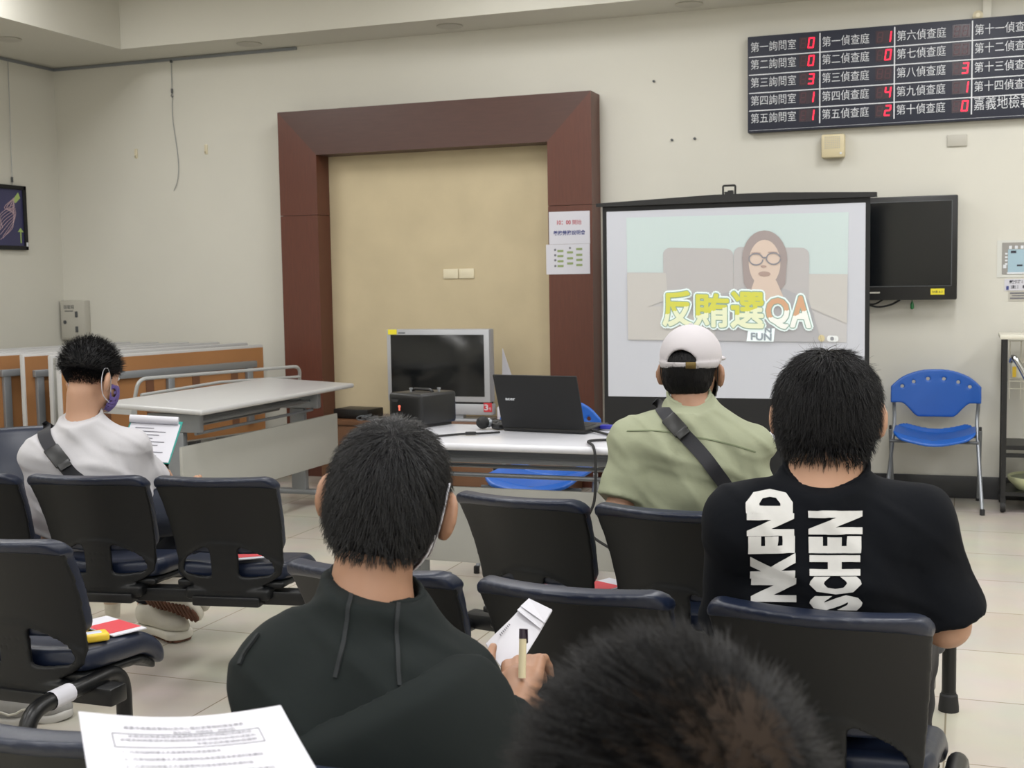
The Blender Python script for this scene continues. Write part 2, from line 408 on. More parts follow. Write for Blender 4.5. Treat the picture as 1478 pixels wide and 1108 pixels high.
MB().prism([(XL+.017, 7.44, 2.01), (XL+.017, 7.5, 2.07), (XL+.017, 7.52, 2.03), (XL+.017, 7.47, 1.99)], (.002, 0, 0)).prism([(XL+.017, 7.48, 1.78), (XL+.017, 7.51, 1.81), (XL+.017, 7.54, 1.78)], (.002, 0, 0)).prism([(XL+.017, 7.505, 1.7), (XL+.017, 7.505, 1.78), (XL+.017, 7.515, 1.78), (XL+.017, 7.515, 1.7)], (.002, 0, 0)).build('leaf_motif', M_gr, t)
MB().box((XL+.031, 7.56, 1.69), (.002, .018, .03)).build('price_tag', M_white, t)
t = thing('picture_wire', 'taut wire holding the dark framed picture on the left wall', 'wire', (XL+.012, 7.46, 3.0))
MB().tube([(XL+.012, 7.47, 3.02), (XL+.014, 7.45, 2.1)], .0022, 5).build('cable', M_steel, t)
MB().box((XL+.014, 7.452, 2.16), (.012, .014, .04), bev=.003).build('hook', M_steeld, t)
# electrical box
bx0, bx1, bz0, bz1 = -6.57, -6.345, .965, 1.265
t = thing('electrical_box', 'grey metal electrical box low in the left corner of the back wall', 'electrical box', (-6.46, YW, 1.1))
MB().box2((bx0, YW-.07, bz0), (bx1, YW, bz1), bev=.006).build('housing', M_greyplate, t)
MB().box2((bx0+.006, YW-.076, bz0+.012), (bx1-.006, YW-.07, bz1-.006), bev=.003).build('door', M_greyplate, t)
for z in (1.16, 1.045): MB().box((bx1-.07, YW-.08, z), (.022, .008, .045), bev=.002).build('latch', M_steeld, t)
MB().lathe([(.014, 0), (.014, .006), (.008, .007)], (bx0+.045, YW-.076, 1.1), axis=(0, -1, 0), seg=14).build('lock', M_steeld, t)
mb = MB(); put_text(mb, '弱電箱', (bx0+.035, YW-.076, 1.2), (1, 0, 0), (0, 0, 1), w=.1, h=.032); mb.box((bx0+.085, YW-.077, 1.185), (.08, .001, .006)); mb.build('lettering', M_steeld, t)
# ---------------------------------------------------------------- wooden surround with fabric panel
fy = 7.773; X0, X1, XI0, XI1, ZT, ZI = -4.53, -2.25, -4.235, -2.548, 2.56, 2.253
t = thing('wall_surround', 'tall reddish brown wooden surround framing the beige fabric panel', 'wall frame', ((X0+X1)/2, fy, 0))
def post(x0, x1, xin, name):
    mb = MB(); zs = 1.84
    o = (x0, x1) if xin > x0+.01 else (x1, x0)
    for (za, zb) in ((0, zs-.0015), (zs+.0015, None)):
        if zb: pts = [(o[0], fy, za), (o[1], fy, za), (o[1], fy, zb), (o[0], fy, zb)]
        else: pts = [(o[0], fy, za), (o[1], fy, za), (o[1], fy, ZI), (o[0], fy, ZT)]
        mb.prism(pts, (0, YW-fy, 0))
    return mb.build(name, M_wood, t, smooth=False)
post(X0, XI0, XI0, 'post'); post(XI1, X1, XI1, 'post')
MB().prism([(X0, fy, ZT), (X1, fy, ZT), (XI1, fy, ZI), (XI0, fy, ZI)], (0, YW-fy, 0)).build('lintel', M_woodh, t, smooth=False)
MB().box2((XI0, YW-.02, 0), (XI1, YW, ZI)).build('fabric_panel', M_fab, t)
for x0 in (-3.369, -3.252):
    tag(MB().box2((x0, YW-.03, 1.382), (x0+.11, YW-.02, 1.448), bev=.003).build('blank_plate', M_plate), 'cream blank switch plate on the fabric panel, '+('left' if x0 < -3.3 else 'right')+' one of the pair', 'switch plate')
# notices on the right post
def sheet(name, label, x0, z0, x1, z1, y, tilt=0):
    t = thing(name, label, 'notice', ((x0+x1)/2, y, (z0+z1)/2))
    MB().box2((x0, y-.002, z0), (x1, y, z1)).build('sheet', M_paper, t); return t
n1 = [wy(x, y, fy-.004) for x, y in ((792, 306), (851, 306), (851, 350), (793, 352))]
nx0, nx1, nz1, nz0 = n1[0][0], n1[1][0], n1[0][2], n1[2][2]-.005
t = sheet('paper_notice', 'white paper notice with red and blue characters on the right wooden post', nx0, nz0, nx1, nz1, fy-.001)
M_redt = mat('red_print', 'b2404a', .7); M_bluet = mat('blue_print', '3b4480', .7)
w = nx1-nx0; h = nz1-nz0; O = (nx0, fy-.003, nz0)
mb = MB(); put_text(mb, '10：00', (nx0+w*.2, fy-.003, nz0+h*.6), (1, 0, 0), (0, 0, 1), w=w*.34, h=h*.13, bold=.02); put_text(mb, '開始', (nx0+w*.58, fy-.003, nz0+h*.59), (1, 0, 0), (0, 0, 1), w=w*.22, h=h*.15); mb.build('red_lettering', M_redt, t)
mb = MB(); put_text(mb, '義務勞務說明會', (nx0+w*.11, fy-.003, nz0+h*.27), (1, 0, 0), (0, 0, 1), w=w*.78, h=h*.15, bold=.015); mb.build('blue_lettering', M_bluet, t)
n2 = [wy(x, y, fy-.004) for x, y in ((788, 351), (852, 352), (852, 393), (790, 396))]
mx0, mx1, mz1, mz0 = n2[0][0], n2[1][0]-.004, nz0-.001, n2[3][2]
t = sheet('paper_notice', 'white seating plan sheet with small green boxes below the red and blue notice', mx0, mz0, mx1, mz1, fy-.001)
w = mx1-mx0; h = mz1-mz0; M_gbox = mat('green_print', '8a9a68', .7)
for cx, zs in ((.33, (.77, .6, .43, .27)), (.55, (.72, .52, .35)), (.76, (.82, .63, .46, .29))):
    for z in zs: quad(MB(), (mx0, fy-.003, mz0), (1, 0, 0), (0, 0, 1), w*(cx-.07), h*z-.006, w*(cx+.07), h*z+.008).build('green_box', M_gbox, t)
mb = MB()
for z in (.82, .64, .47, .28): mb.lathe([(.008, 0), (.008, .001)], (mx0+w*.21, fy-.003, mz0+h*z), axis=(0, -1, 0), seg=10)
mb.lathe([(.007, 0), (.007, .001)], (mx0+w*.55, fy-.003, mz0+h*.87), axis=(0, -1, 0), seg=10); mb.build('dots', M_ink, t)
# ---------------------------------------------------------------- number board
by = 7.913; B0, B1, BZ0, BZ1 = -1.277, .56, 2.253, 2.84
cols = (-1.277, -.839, -.404, .031, .56); rows = (2.714, 2.605, 2.494, 2.386)
t = thing('number_board', 'long dark display board listing rooms with red glowing numbers', 'display board', ((B0+B1)/2, by, BZ0))
MB().box2((B0, by, BZ0), (B1, YW-.003, BZ1), bev=.004).build('case', M_board, t)
mb = MB()
for z in rows: mb.box2((B0+.008, by-.0015, z-.003), (B1-.008, by+.001, z+.003))
for x in cols[1:4]: mb.box2((x-.0035, by-.0018, BZ0+.035), (x+.0035, by+.001, BZ1-.012))
mb.box2((B0+.01, by-.001, BZ0+.012), (B1-.01, by+.001, BZ0+.0135)); mb.build('grid_lines', M_white, t)
zc = (2.774, 2.668, 2.558, 2.448, 2.34)
names = [['第'+n+'詢問室' for n in '一二三四五'], ['第'+n+'偵查庭' for n in '一二三四五'], ['第'+n+'偵查庭' for n in '六七八九十'], ['第十一偵查庭', '第十二偵查庭', '第十三偵查庭', '第十四偵查庭', '嘉義地檢署']]
nums = ['00311', '10 42', '  310', '']
SEG = {'0': 'abcdef', '1': 'bc', '2': 'abged', '3': 'abgcd', '4': 'fgbc', '8': 'abcdefg'}
def digit(mb, ch, x, z, w, h):
    th = w*.19; sl = .12
    def q(x0, z0, x1, z1):
        P = [(x0, z0), (x1, z0), (x1, z1), (x0, z1)]
        quadp = [(x+a+(b-h/2)*sl, by-.003, z+b) for a, b in P]; mb.add(quadp, [[0, 1, 2, 3]])
    S = {'a': (th*.5, h-th, w-th*.5, h), 'd': (th*.5, 0, w-th*.5, th), 'g': (th*.5, h/2-th/2, w-th*.5, h/2+th/2), 'f': (0, h/2+th*.2, th, h-th*.3), 'e': (0, th*.3, th, h/2-th*.2), 'b': (w-th, h/2+th*.2, w, h-th*.3), 'c': (w-th, th*.3, w, h/2-th*.2)}
    for s in SEG[ch]: q(*S[s])
M_win = mat('digit_window', '30222c', .3); M_off = mat('led_off', '4a2a33', .4)
for c in range(4):
    for r in range(5):
        s = names[c][r]; x = cols[c]+(.02 if c == 0 else .014)
        put_text(MB(), s, (x, by-.002, zc[r]-.03), (1, 0, 0), (0, 0, 1), w=.275 if c < 3 else (.325 if r < 4 else .31), h=.06 if r < 4 or c < 3 else .075, bold=-.004).build('room_name', M_white, t, smooth=False)
        if c < 3:
            dx = cols[c]+(.318 if c == 0 else .33); win = MB(); dim = MB(); red = MB()
            win.box2((dx-.005, by-.0015, zc[r]-.038), (dx+.093, by+.001, zc[r]+.038))
            wo = win.build('digit_display', M_win, t, smooth=False)
            digit(dim, '8', dx+.004, zc[r]-.03, .034, .06)
            n = nums[c][r]
            if n == ' ': digit(dim, '8', dx+.05, zc[r]-.03, .034, .06)
            else: digit(red, n, dx+.05, zc[r]-.032, .036, .064); red.build('lit_digit', M_red, wo, smooth=False, label='glowing red digit')
            dim.build('unlit_digit', M_off, wo, smooth=False)
# conduit and clamp above the board
tag(MB().box2((.085, YW-.03, 2.84), (.135, YW, SOF), bev=.003).build('cable_duct', M_wall), 'white cable duct rising from the number board to the ceiling', 'cable duct')
tag(MB().lathe([(.03, 0), (.03, .03), (.012, .045)], (.06, YW, 2.86), axis=(0, -1, 0), seg=14).build('junction_knob', M_plate), 'small round cable clamp on top of the number board', 'clamp')
# wall speaker and blank cover
t = thing('wall_speaker', 'small square cream wall speaker below the number board', 'speaker', (-.756, YW, 2.14))
MB().box2((-.829, YW-.07, 2.075), (-.69, YW, 2.218), bev=.012).build('housing', M_beige, t)
mb = MB()
for i in range(7):
    for j in range(8): mb.box((-.805+j*.012, YW-.0705, 2.2-i*.011), (.007, .003, .005))
mb.build('grille', M_greyplate, t); MB().lathe([(.007, 0), (.007, .004)], (-.712, YW-.07, 2.1), axis=(0, -1, 0), seg=12).build('indicator', M_white, t)
tag(MB().box2((-.103, YW-.012, 2.112), (.01, YW, 2.18), bev=.003).build('blank_cover', M_greyplate), 'grey blank cover plate on the wall right of the cream speaker', 'cover plate')
# posters at the right edge
t = thing('map_poster', 'floor plan poster in a clear sleeve on the wall at the right edge', 'poster', (.4, YW, 1.44))
MB().box2((.185, YW-.003, 1.33), (.62, YW, 1.55)).build('sleeve', mat('clear_sleeve', 'cfd0ca', .25), t)
MB().box2((.212, YW-.005, 1.348), (.6, YW-.003, 1.535)).build('border', mat('grey_print', '93918d', .5), t)
MB().box2((.245, YW-.007, 1.36), (.59, YW-.005, 1.495)).build('plan', mat('pale_blue_print', '9fbac8', .5), t)
mb = MB()
for k in range(10): mb.box((.258+k*.032, YW-.006, 1.507), (.016, .002, .018))
for k in range(4): mb.box((.236, YW-.006, 1.47-k*.02), (.014, .002, .01))
mb.box((.228, YW-.006, 1.395), (.018, .002, .022)); mb.box((.3, YW-.007, 1.355), (.12, .002, .01)); mb.build('captions', M_white, t)
MB().box((.275, YW-.008, 1.48), (.03, .002, .014)).box((.31, YW-.008, 1.4), (.03, .002, .01)).box((.345, YW-.008, 1.398), (.02, .002, .006)).build('marks', M_inkd, t)
t = thing('wall_sign', 'small white sign with two bold lines under the floor plan poster', 'sign', (.35, YW, 1.285))
MB().box2((.228, YW-.003, 1.252), (.52, YW, 1.32)).build('sheet', M_paper, t)
mb = MB(); put_text(mb, '飲酒：手機', (.253, YW-.003, 1.292), (1, 0, 0), (0, 0, 1), w=.16, h=.022, bold=.03); put_text(mb, '主：樓乞二', (.262, YW-.003, 1.264), (1, 0, 0), (0, 0, 1), w=.16, h=.021, bold=.03); mb.build('lettering', M_inkd, t)
MB().box((.245, YW-.004, 1.268), (.014, .002, .022)).build('blue_mark', M_bluet, t)
t = thing('wall_sign', 'faint grey sheet of three thin lines, lowest of the wall papers at right', 'sign', (.38, YW, 1.22))
MB().box2((.25, YW-.003, 1.19), (.52, YW, 1.248)).build('sheet', M_greyplate, t)
MB().box((.36, YW-.004, 1.237), (.2, .002, .008)).box((.36, YW-.004, 1.222), (.18, .002, .005)).box((.36, YW-.004, 1.207), (.2, .002, .008)).build('lettering', M_ink, t)
# wall television
t = thing('television', 'black flat television on the back wall half hidden by the projection screen', 'television', (-.4, 7.8, 1.22))
ty0, ty1 = 7.86, 7.93
tp = [wy(x, y, ty0) for x, y in ((1252, 284), (1383, 280), (1381, 428), (1252, 432))]
tx0, tx1, tz0, tz1 = -1.02, tp[1][0], 1.205, 1.822
MB().box2((tx0, ty0, tz0), (tx1, ty1, tz1), bev=.008).build('housing', M_black, t)
MB().box2((tx0+.035, ty0-.002, tz0+.085), (tx1-.035, ty0+.002, tz1-.035)).build('screen', M_glassd, t)
mb = MB(); e = .005
for a, b in (((tx0+.03, tz0+.08), (tx1-.03, tz0+.084)), ((tx0+.03, tz1-.034), (tx1-.03, tz1-.03)), ((tx1-.034, tz0+.08), (tx1-.03, tz1-.03))): mb.box2((a[0], ty0-.003, a[1]), (b[0], ty0, b[1]))
mb.build('bezel_line', M_steeld, t)
MB().box2((tx1-.148, ty0-.002, tz0+.03), (tx1-.07, ty0, tz0+.066)).build('sticker', M_yellow, t, label='yellow sticker')
mb = MB(); put_text(mb, '財產 8-2', (tx1-.14, ty0-.002, tz0+.04), (1, 0, 0), (0, 0, 1), w=.06, h=.014); mb.build('sticker_print', M_inkd, t)
MB().box((-.505, ty0-.001, tz0+.046), (.06, .002, .009)).lathe([(.006, 0), (.006, .002)], (-.548, ty0, tz0+.046), axis=(0, -1, 0), seg=12).build('logo', M_greyplate, t)
MB().box2((-.8, ty1, 1.4), (-.3, YW, 1.65)).build('wall_mount', M_beam, t)
tag(MB().tube(bez([(-.6, 7.9, 1.2), (-.5, 7.91, 1.165), (-.42, 7.91, 1.175), (-.36, 7.9, 1.205)]), .006, 6).tube(bez([(-.62, 7.9, 1.2), (-.52, 7.915, 1.18), (-.46, 7.91, 1.207)]), .005, 6).build('television_cable', M_rubber), 'black cables drooping beneath the wall television', 'cable')
tag(MB().lathe([(.002, .04), (.003, .028), (.011, .012), (.011, -.012), (.006, -.02)], (-.29, 7.9, 1.168), seg=12).build('cable_tag', mat('green_plastic', '256b3c', .4)), 'small green toggle dangling beneath the wall television', 'tag')

# ================================================================== TABLES
def flip_table(label, org, rz, L=1.64, Wd=.62, flipped=False, lift=0.0, topm=None, group=None, rail=False, panel=True, panel_x=(-.5, .5), under=None):
    t = thing('folding_table', label, 'table', org, rz, group)
    def B(mb, name, m, par=None, **k): return mb.build(name, m, par or t, local=True, **k)
    mb = MB(); th = .028
    if flipped:
        y = .2; z0 = .95-Wd
        B(MB().box2((-L/2+.012, y, z0+.012), (L/2-.012, y+.008, .932)), 'underside', under or M_chip)
        mb = MB().box2((-L/2, y+.003, z0), (L/2, y+.045, .95), bev=.012, )
        B(mb, 'tabletop', topm or M_tabletop)
        mb = MB(); mb.box2((-L/2+.06, y-.035, .8), (L/2-.1, y, .845), bev=.004)
        for x in (-L/2+.1, -.02, L/2-.16): mb.box2((x-.025, y-.03, .42), (x+.025, y, .8), bev=.004)
        B(mb, 'underframe', M_steel)
        for x in (-.5, -.17, .2, .53): B(MB().box2((x-.03, y-.004, .42), (x+.03, y-.0005, .8)), 'batten', M_brown)
    else:
        R = Matrix.Rotation(math.asin(lift/Wd), 3, 'X'); c = R @ Vector((0, Wd/2, 0))
        B(MB().box((c.x, c.y, .74-th/2+c.z), (L, Wd, th), bev=.0125, R=R, seg=4), 'tabletop', topm or M_tabletop)
    for s in (-1, 1):
        x = s*(L/2-.2)
        mb = MB().box2((x-.02, .24, .09), (x+.02, .34, .6), bev=.006)
        if not flipped: mb.box2((x-.025, .14, .6), (x+.025, .46, .7), bev=.01)
        else: mb.box2((x-.03, .22, .58), (x+.03, .36, .68), bev=.01)
        fa, fb = (.03, .57) if not flipped else (.14, .4)
        mb.box2((x-.025, fa, .065), (x+.025, fb, .1), bev=.012)
        lg = B(mb, 'leg', M_steel)
        for y in (fa+.02, fb-.02):
            mb = MB().lathe([(.0, -.014), (.026, -.014), (.03, -.008), (.03, .008), (.026, .014), (0, .014)], (x+.018, y, .03), axis=(1, 0, 0), seg=14).lathe([(.0, -.014), (.026, -.014), (.03, -.008), (.03, .008), (.026, .014), (0, .014)], (x-.018, y, .03), axis=(1, 0, 0), seg=14)
            B(mb, 'caster', M_rubber, lg)
    if panel:
        B(MB().box2((panel_x[0]*L, .125, .25), (panel_x[1]*L, .143, .55), bev=.003), 'modesty_panel', M_panel)
        mb = MB()
        for y, z, r in ((.2, .648, .011), (.26, .648, .011), (.34, .648, .011), (.42, .648, .011), (.185, .592, .009), (.42, .592, .009)): mb.tube([(-L/2+.21, y, z), (L/2-.21, y, z)], r, 8)
        B(mb, 'shelf_rails', M_steel)
    if rail:
        yy = -.27
        mb = MB().tube(round_path([(-.62, yy+.06, .66), (-.62, yy, .83), (.68, yy, .82), (.72, yy+.05, .7)], .06), .011, 8).tube([(-.6, yy+.01, .735), (0, yy+.01, .765), (.68, yy+.01, .75)], .009, 8)
        mb.box2((-.64, yy+.05, .62), (-.6, .25, .655)).box2((.66, yy+.05, .62), (.7, .25, .655))
        B(mb, 'shelf_rail', M_rail)
    return t
flip_table('grey folding table lying open beside the stack of flipped tables', (-3.56, 6.115, 0), PI/2, L=1.66, lift=.03)
flip_table('white topped folding table carrying the laptop and the black amplifier', (-1.495, 4.375, 0), 0, L=1.62, topm=M_tabletopw)
NR = math.radians(74.5); ctr = ((-4.767, 6.738), (-5.06, 7.017), (-5.36, 7.113), (-5.62, 7.11), (-5.87, 7.09), (-6.16, 7.14))
ords = ('nearest of the nested row, rail sticking out', 'second of the nested row', 'third of the nested row', 'fourth of the nested row', 'fifth of the nested row', 'last of the nested row, against the corner')
for i, (x, y) in enumerate(ctr):
    ox, oy = x+math.sin(NR)*.21, y-math.cos(NR)*.21
    flip_table('folding table with its top flipped upright, '+ords[i], (ox, oy, 0), NR, L=1.62, Wd=.6, flipped=True, rail=(i == 0), panel=False, under=M_panel if i == 1 else None, group='nested flipped tables')
# ---------------------------------------------------------------- low cabinet and what stands on it
cx0, cx1, cy0, cy1, cz = -4.02, -2.32, 7.3, 7.755, .46
t = thing('low_cabinet', 'long low walnut cabinet under the wooden surround', 'cabinet', ((cx0+cx1)/2, cy0, 0))
MB().box2((cx0+.012, cy0+.02, .0), (cx1-.012, cy1, cz-.03)).build('body', M_cab, t)
MB().box2((cx0, cy0-.005, cz-.03), (cx1, cy1, cz), bev=.003).build('top_board', M_cab, t)
n = 4; dw = (cx1-cx0-.03)/n
for k in range(n):
    x = cx0+.015+k*dw
    d = MB().box2((x+.002, cy0+.002, .06), (x+dw-.002, cy0+.02, cz-.035), bev=.002).build('door', M_cab, t)
    hx = x+dw-.04 if k % 2 == 0 else x+.04
    MB().tube(round_path([(hx, cy0+.003, .33), (hx, cy0-.022, .33), (hx, cy0-.022, .41), (hx, cy0+.003, .41)], .012, 4), .005, 8).build('handle', M_chrome, d)
MB().box2((cx0+.04, cy0-.001, cz-.075), (cx0+.13, cy0+.002, cz-.04)).build('inventory_label', M_paper, t)
# silver television
vy = 7.42; vx0, vx1 = -3.56, -2.84
t = thing('television', 'silver framed flat television standing on the low cabinet', 'television', ((vx0+vx1)/2, vy, cz))
MB().box2((vx0, vy, .585), (vx1, vy+.09, 1.055), bev=.006).build('housing', M_silver, t)
MB().box2((vx0+.03, vy-.003, .622), (vx1-.036, vy+.002, 1.02), bev=.001).build('screen', M_glassd, t)
MB().box2((vx0+.01, vy+.012, .572), (vx1-.004, vy+.07, .585)).build('slot', M_blackm, t)
MB().box2((vx0+.008, vy+.006, .503), (vx1+.012, vy+.07, .573), bev=.004).build('speaker_panel', M_silver, t)
MB().box2((vx0+.06, vy-.02, cz), (vx1-.02, vy+.16, cz+.016), bev=.004).box2((vx0+.2, vy+.03, cz+.01), (vx1-.2, vy+.08, .51)).build('stand', M_silver, t)
MB().box2((vx0+.012, vy-.003, 1.022), (vx0+.075, vy+.001, 1.055)).build('sticker', M_yellow, t, label='yellow sticker')
mb = MB(); put_text(mb, 'SAMPO', (vx0+.085, vy, 1.027), (1, 0, 0), (0, 0, 1), w=.055, h=.012) if False else mb.box((vx0+.11, vy-.0005, 1.032), (.05, .001, .008)); mb.build('logo', M_steeld, t)
st = MB().box2((vx1-.045, vy+.001, .525), (vx1+.011, vy+.006, .583)).build('sticker', M_redst, t, label='red numbered sticker')
mb = MB(); put_text(mb, '3', (vx1-.04, vy+.001, .535), (1, 0, 0), (0, 0, 1), w=.026, h=.038, bold=.02); put_text(mb, '年', (vx1-.009, vy+.001, .535), (1, 0, 0), (0, 0, 1), w=.016, h=.02); mb.build('sticker_print', M_paper, st)
t = thing('tissue_box', 'small red and white box lying behind the silver television', 'box', (-2.79, 7.5, cz))
MB().box((-2.775, 7.52, cz+.045), (.1, .08, .09), rz=.3, bev=.004).build('carton', M_paper, t)
MB().box((-2.772, 7.517, cz+.05), (.06, .082, .05), rz=.3).build('red_print', M_redst, t)
tag(MB().prism([(-2.835, 7.62, cz), (-2.76, 7.6, cz), (-2.76, 7.6, cz+.29), (-2.825, 7.62, cz+.46)], (.002, .006, 0)).build('paper_sheet', M_paper), 'white sheet of paper propped behind the right side of the silver television', 'paper')
t = thing('set_top_box', 'flat black set-top box on the left of the low cabinet', 'set-top box', (-3.8, 7.5, cz))
MB().box((-3.82, 7.5, cz+.035), (.27, .2, .06), rz=-.1, bev=.006).build('housing', M_black, t)
MB().box((-3.82, 7.5, cz+.003), (.22, .16, .008), rz=-.1).build('feet', M_rubber, t)
mb = MB()
for k in range(3): mb.tube([(-3.73+.035*k+.035*math.cos(a), 7.37+.02*math.sin(a), cz+.012+.012*(k % 2)+.012*math.sin(a+k)) for a in np.linspace(0, 2*PI, 17)], .006, 6)
tag(mb.build('coiled_cable', M_steeld), 'grey coiled cable in front of the set-top box', 'cable')
tag(MB().box((-3.58, 7.38, cz+.018), (.1, .07, .012), bev=.003).mat(1).box((-3.58, 7.38, cz+.006), (.1, .07, .012), bev=.003).build('adapter_box', [M_black, M_paper]), 'small black and white adapter at the foot of the silver television', 'adapter')
# ---------------------------------------------------------------- on the front table
TZ = .74
am = np.array([-2.115, 4.97]); ar = math.radians(-19.7)
t = thing('amplifier', 'black box amplifier with a carrying handle on the white table', 'amplifier', (-2.2, 4.93, TZ), ar)
MB().box((0, 0, .078), (.2, .22, .135), bev=.014, seg=3).build('cabinet', M_black, t, local=True)
MB().box((0, -.104, .078), (.168, .012, .105), bev=.005).build('front_grille', M_blackm, t, local=True)
MB().prism([(-.08, -.112, .118), (-.03, -.112, .118), (-.045, -.112, .106), (-.07, -.112, .106)], (0, .004, 0)).build('grip_recess', M_rubber, t, local=True)
MB().box((0, 0, .006), (.17, .18, .012)).build('feet', M_rubber, t, local=True)
MB().lathe([(.006, 0), (.006, .004)], (-.03, -.111, .088), axis=(0, -1, 0), seg=12).box((-.03, -.113, .076), (.007, .003, .012)).build('badge', mat('badge_red', 'e8705a', .3, emit=.6), t, local=True)
MB().tube(round_path([(-.06, .0, .145), (-.05, .0, .155), (.05, .0, .155), (.06, .0, .145)], .01, 4), .007, 8).build('handle', M_black, t, local=True)
for x in (-.03, .07): MB().lathe([(.005, 0), (.005, .01), (.008, .011), (.008, .018)], (x, -.04 if x < 0 else .03, .145), seg=10).build('knob', M_steel, t, local=True)
lr = math.radians(-6.8)
t = thing('laptop', 'open black laptop facing away on the white table', 'laptop', (-1.594, 4.765, TZ), lr)
MB().box((0, .125, .011), (.37, .25, .02), bev=.006).build('base', M_black, t, local=True)
MB().box((0, .13, .0215), (.31, .11, .002)).build('keyboard', M_blackm, t, local=True)
R = Matrix.Rotation(math.radians(20), 3, 'X'); c = R @ Vector((0, 0, .118))
MB().box((c.x, c.y-.002, c.z+.018), (.37, .009, .236), R=R, bev=.004).build('lid', M_blackm, t, local=True)
c = R @ Vector((0, .0055, .118)); MB().box((c.x, c.y-.001, c.z+.018), (.345, .002, .2), R=R).build('display', M_glassd, t, local=True)
mb = MB(); up = R @ Vector((0, 0, 1)); nv = R @ Vector((0, -1, 0)); o = R @ Vector((-.145, -.0045, .125))
put_text(mb, 'acer', (o.x, o.y-.002, o.z+.018), (1, 0, 0), up, w=.045, h=.0105, bold=.02, normal=nv); mb.build('logo', M_white, t, local=True)
t = thing('microphone', 'handheld microphone with a round black head on the white table', 'microphone', (-1.87, 4.85, TZ))
a, b = np.array([-1.88, 4.82, TZ+.029]), np.array([-1.79, 4.94, TZ+.016]); ax = nrm(b-a)
MB().lathe([(0, -.027), (.015, -.023), (.025, -.01), (.027, .003), (.023, .017), (.016, .024)], a, axis=ax, seg=20).build('head', M_blackm, t)
MB().lathe([(.018, .022), (.02, .026), (.02, .034), (.016, .038)], a, axis=ax, seg=20).build('collar', M_steel, t)
MB().lathe([(.016, .036), (.012, .14), (.011, .15), (0, .15)], a, axis=ax, seg=16).build('grip', M_black, t)
t = thing('computer_mouse', 'small dark device lying beside the microphone head', 'mouse', (-1.79, 4.8, TZ))
MB().box((-1.805, 4.84, TZ+.018), (.05, .08, .032), rz=-.5, bev=.013, seg=3).build('shell', M_black, t)
MB().box((-1.812, 4.815, TZ+.034), (.006, .016, .004), rz=-.5).build('wheel', M_rubber, t)
t = thing('cable', 'black cable from the microphone hanging over the front of the white table', 'cable', (-1.95, 4.5, TZ))
MB().tube(bez([(-1.76, 4.7, TZ+.006), (-1.83, 4.62, TZ+.008), (-1.9, 4.6, TZ+.006), (-2.0, 4.46, TZ+.006), (-2.04, 4.36, TZ+.003), (-2.045, 4.345, TZ-.05), (-2.03, 4.345, .55), (-2.0, 4.34, .35), (-2.05, 4.33, .22), (-2.07, 4.25, .08), (-1.98, 4.1, .008)]), .0045, 7).build('lead', M_rubber, t)
MB().box((-1.85, 4.61, TZ+.01), (.045, .014, .014), rz=.3, bev=.004).build('plug', M_rubber, t)
tag(MB().tube(bez([(-1.4, 4.8, TZ+.012), (-1.28, 4.68, TZ+.006), (-1.2, 4.6, TZ+.006), (-1.32, 4.5, TZ+.008), (-1.27, 4.37, TZ+.004), (-1.255, 4.345, TZ-.05), (-1.26, 4.34, .55), (-1.29, 4.33, .45), (-1.2, 4.33, .38), (-1.05, 4.33, .33)]), .0055, 7).build('cable', M_rubber), 'black cable draped over the table edge beside the green-shirted man', 'cable')
t = thing('video_plug', 'blue video plug and lead at the right side of the laptop', 'plug', (-1.36, 4.93, TZ))
MB().box((-1.365, 4.9, TZ+.014), (.055, .03, .018), rz=-.1, bev=.005).build('plug', mat('vga_blue', '2b2f9a', .4), t)
MB().tube(bez([(-1.33, 4.9, TZ+.012), (-1.25, 4.93, TZ+.01), (-1.15, 4.9, TZ+.007), (-1.05, 4.98, TZ+.007)]), .006, 7).box((-1.31, 4.902, TZ+.012), (.05, .02, .014), rz=-.1).build('lead', M_paper, t)
# ================================================================== PROJECTION SCREEN
sy = 7.2
def sp(x, y, k=0.0): return wy(x, y, sy-k)
q = [sp(874, 306.5), sp(1247, 291.5), sp(1250, 577), sp(879.5, 572)]
sx0, sx1 = (q[0][0]+q[3][0])/2, (q[1][0]+q[2][0])/2; sz1 = (q[0][2]+q[1][2])/2; sz0 = (q[2][2]+q[3][2])/2
t = thing('projection_screen', 'portable projection screen showing a talk video in front of the back wall', 'projection screen', ((sx0+sx1)/2, sy, 0))
MB().box2((sx0, sy, sz0), (sx1, sy+.003, sz1)).build('white_cloth', M_screen, t)
MB().box2((sx0-.025, sy+.001, .17), (sx1+.025, sy+.005, sz1+.03)).build('black_border', M_blackm, t)
MB().prism([(sx0-.06, sy-.015, sz1+.03), (sx1+.06, sy-.015, sz1+.03), (sx1+.06, sy-.015, sz1+.055), ((sx0+sx1)/2+.25, sy-.015, sz1+.075), ((sx0+sx1)/2-.1, sy-.015, sz1+.075), (sx0-.06, sy-.015, sz1+.05)], (0, .045, 0)).build('top_bar', M_black, t)
hx = sp(1052, 280)[0]
MB().tube(round_path([(hx-.035, sy+.01, sz1+.07), (hx-.035, sy+.01, sz1+.125), (hx+.035, sy+.01, sz1+.125), (hx+.035, sy+.01, sz1+.07)], .008, 3), .006, 6).box((hx, sy+.01, sz1+.08), (.05, .02, .02)).build('hook_handle', M_black, t)
MB().box2((sx0-.05, sy-.03, .1), (sx1+.05, sy+.04, .17), bev=.015).build('roller_case', M_black, t)
MB().box2((hx-.015, sy+.045, .35), (hx+.015, sy+.07, sz1+.1)).build('mast', M_beam, t)
MB().tube([(hx, sy+.055, .0), (hx, sy+.055, .6)], .02, 12).build('pole', M_beam, t)
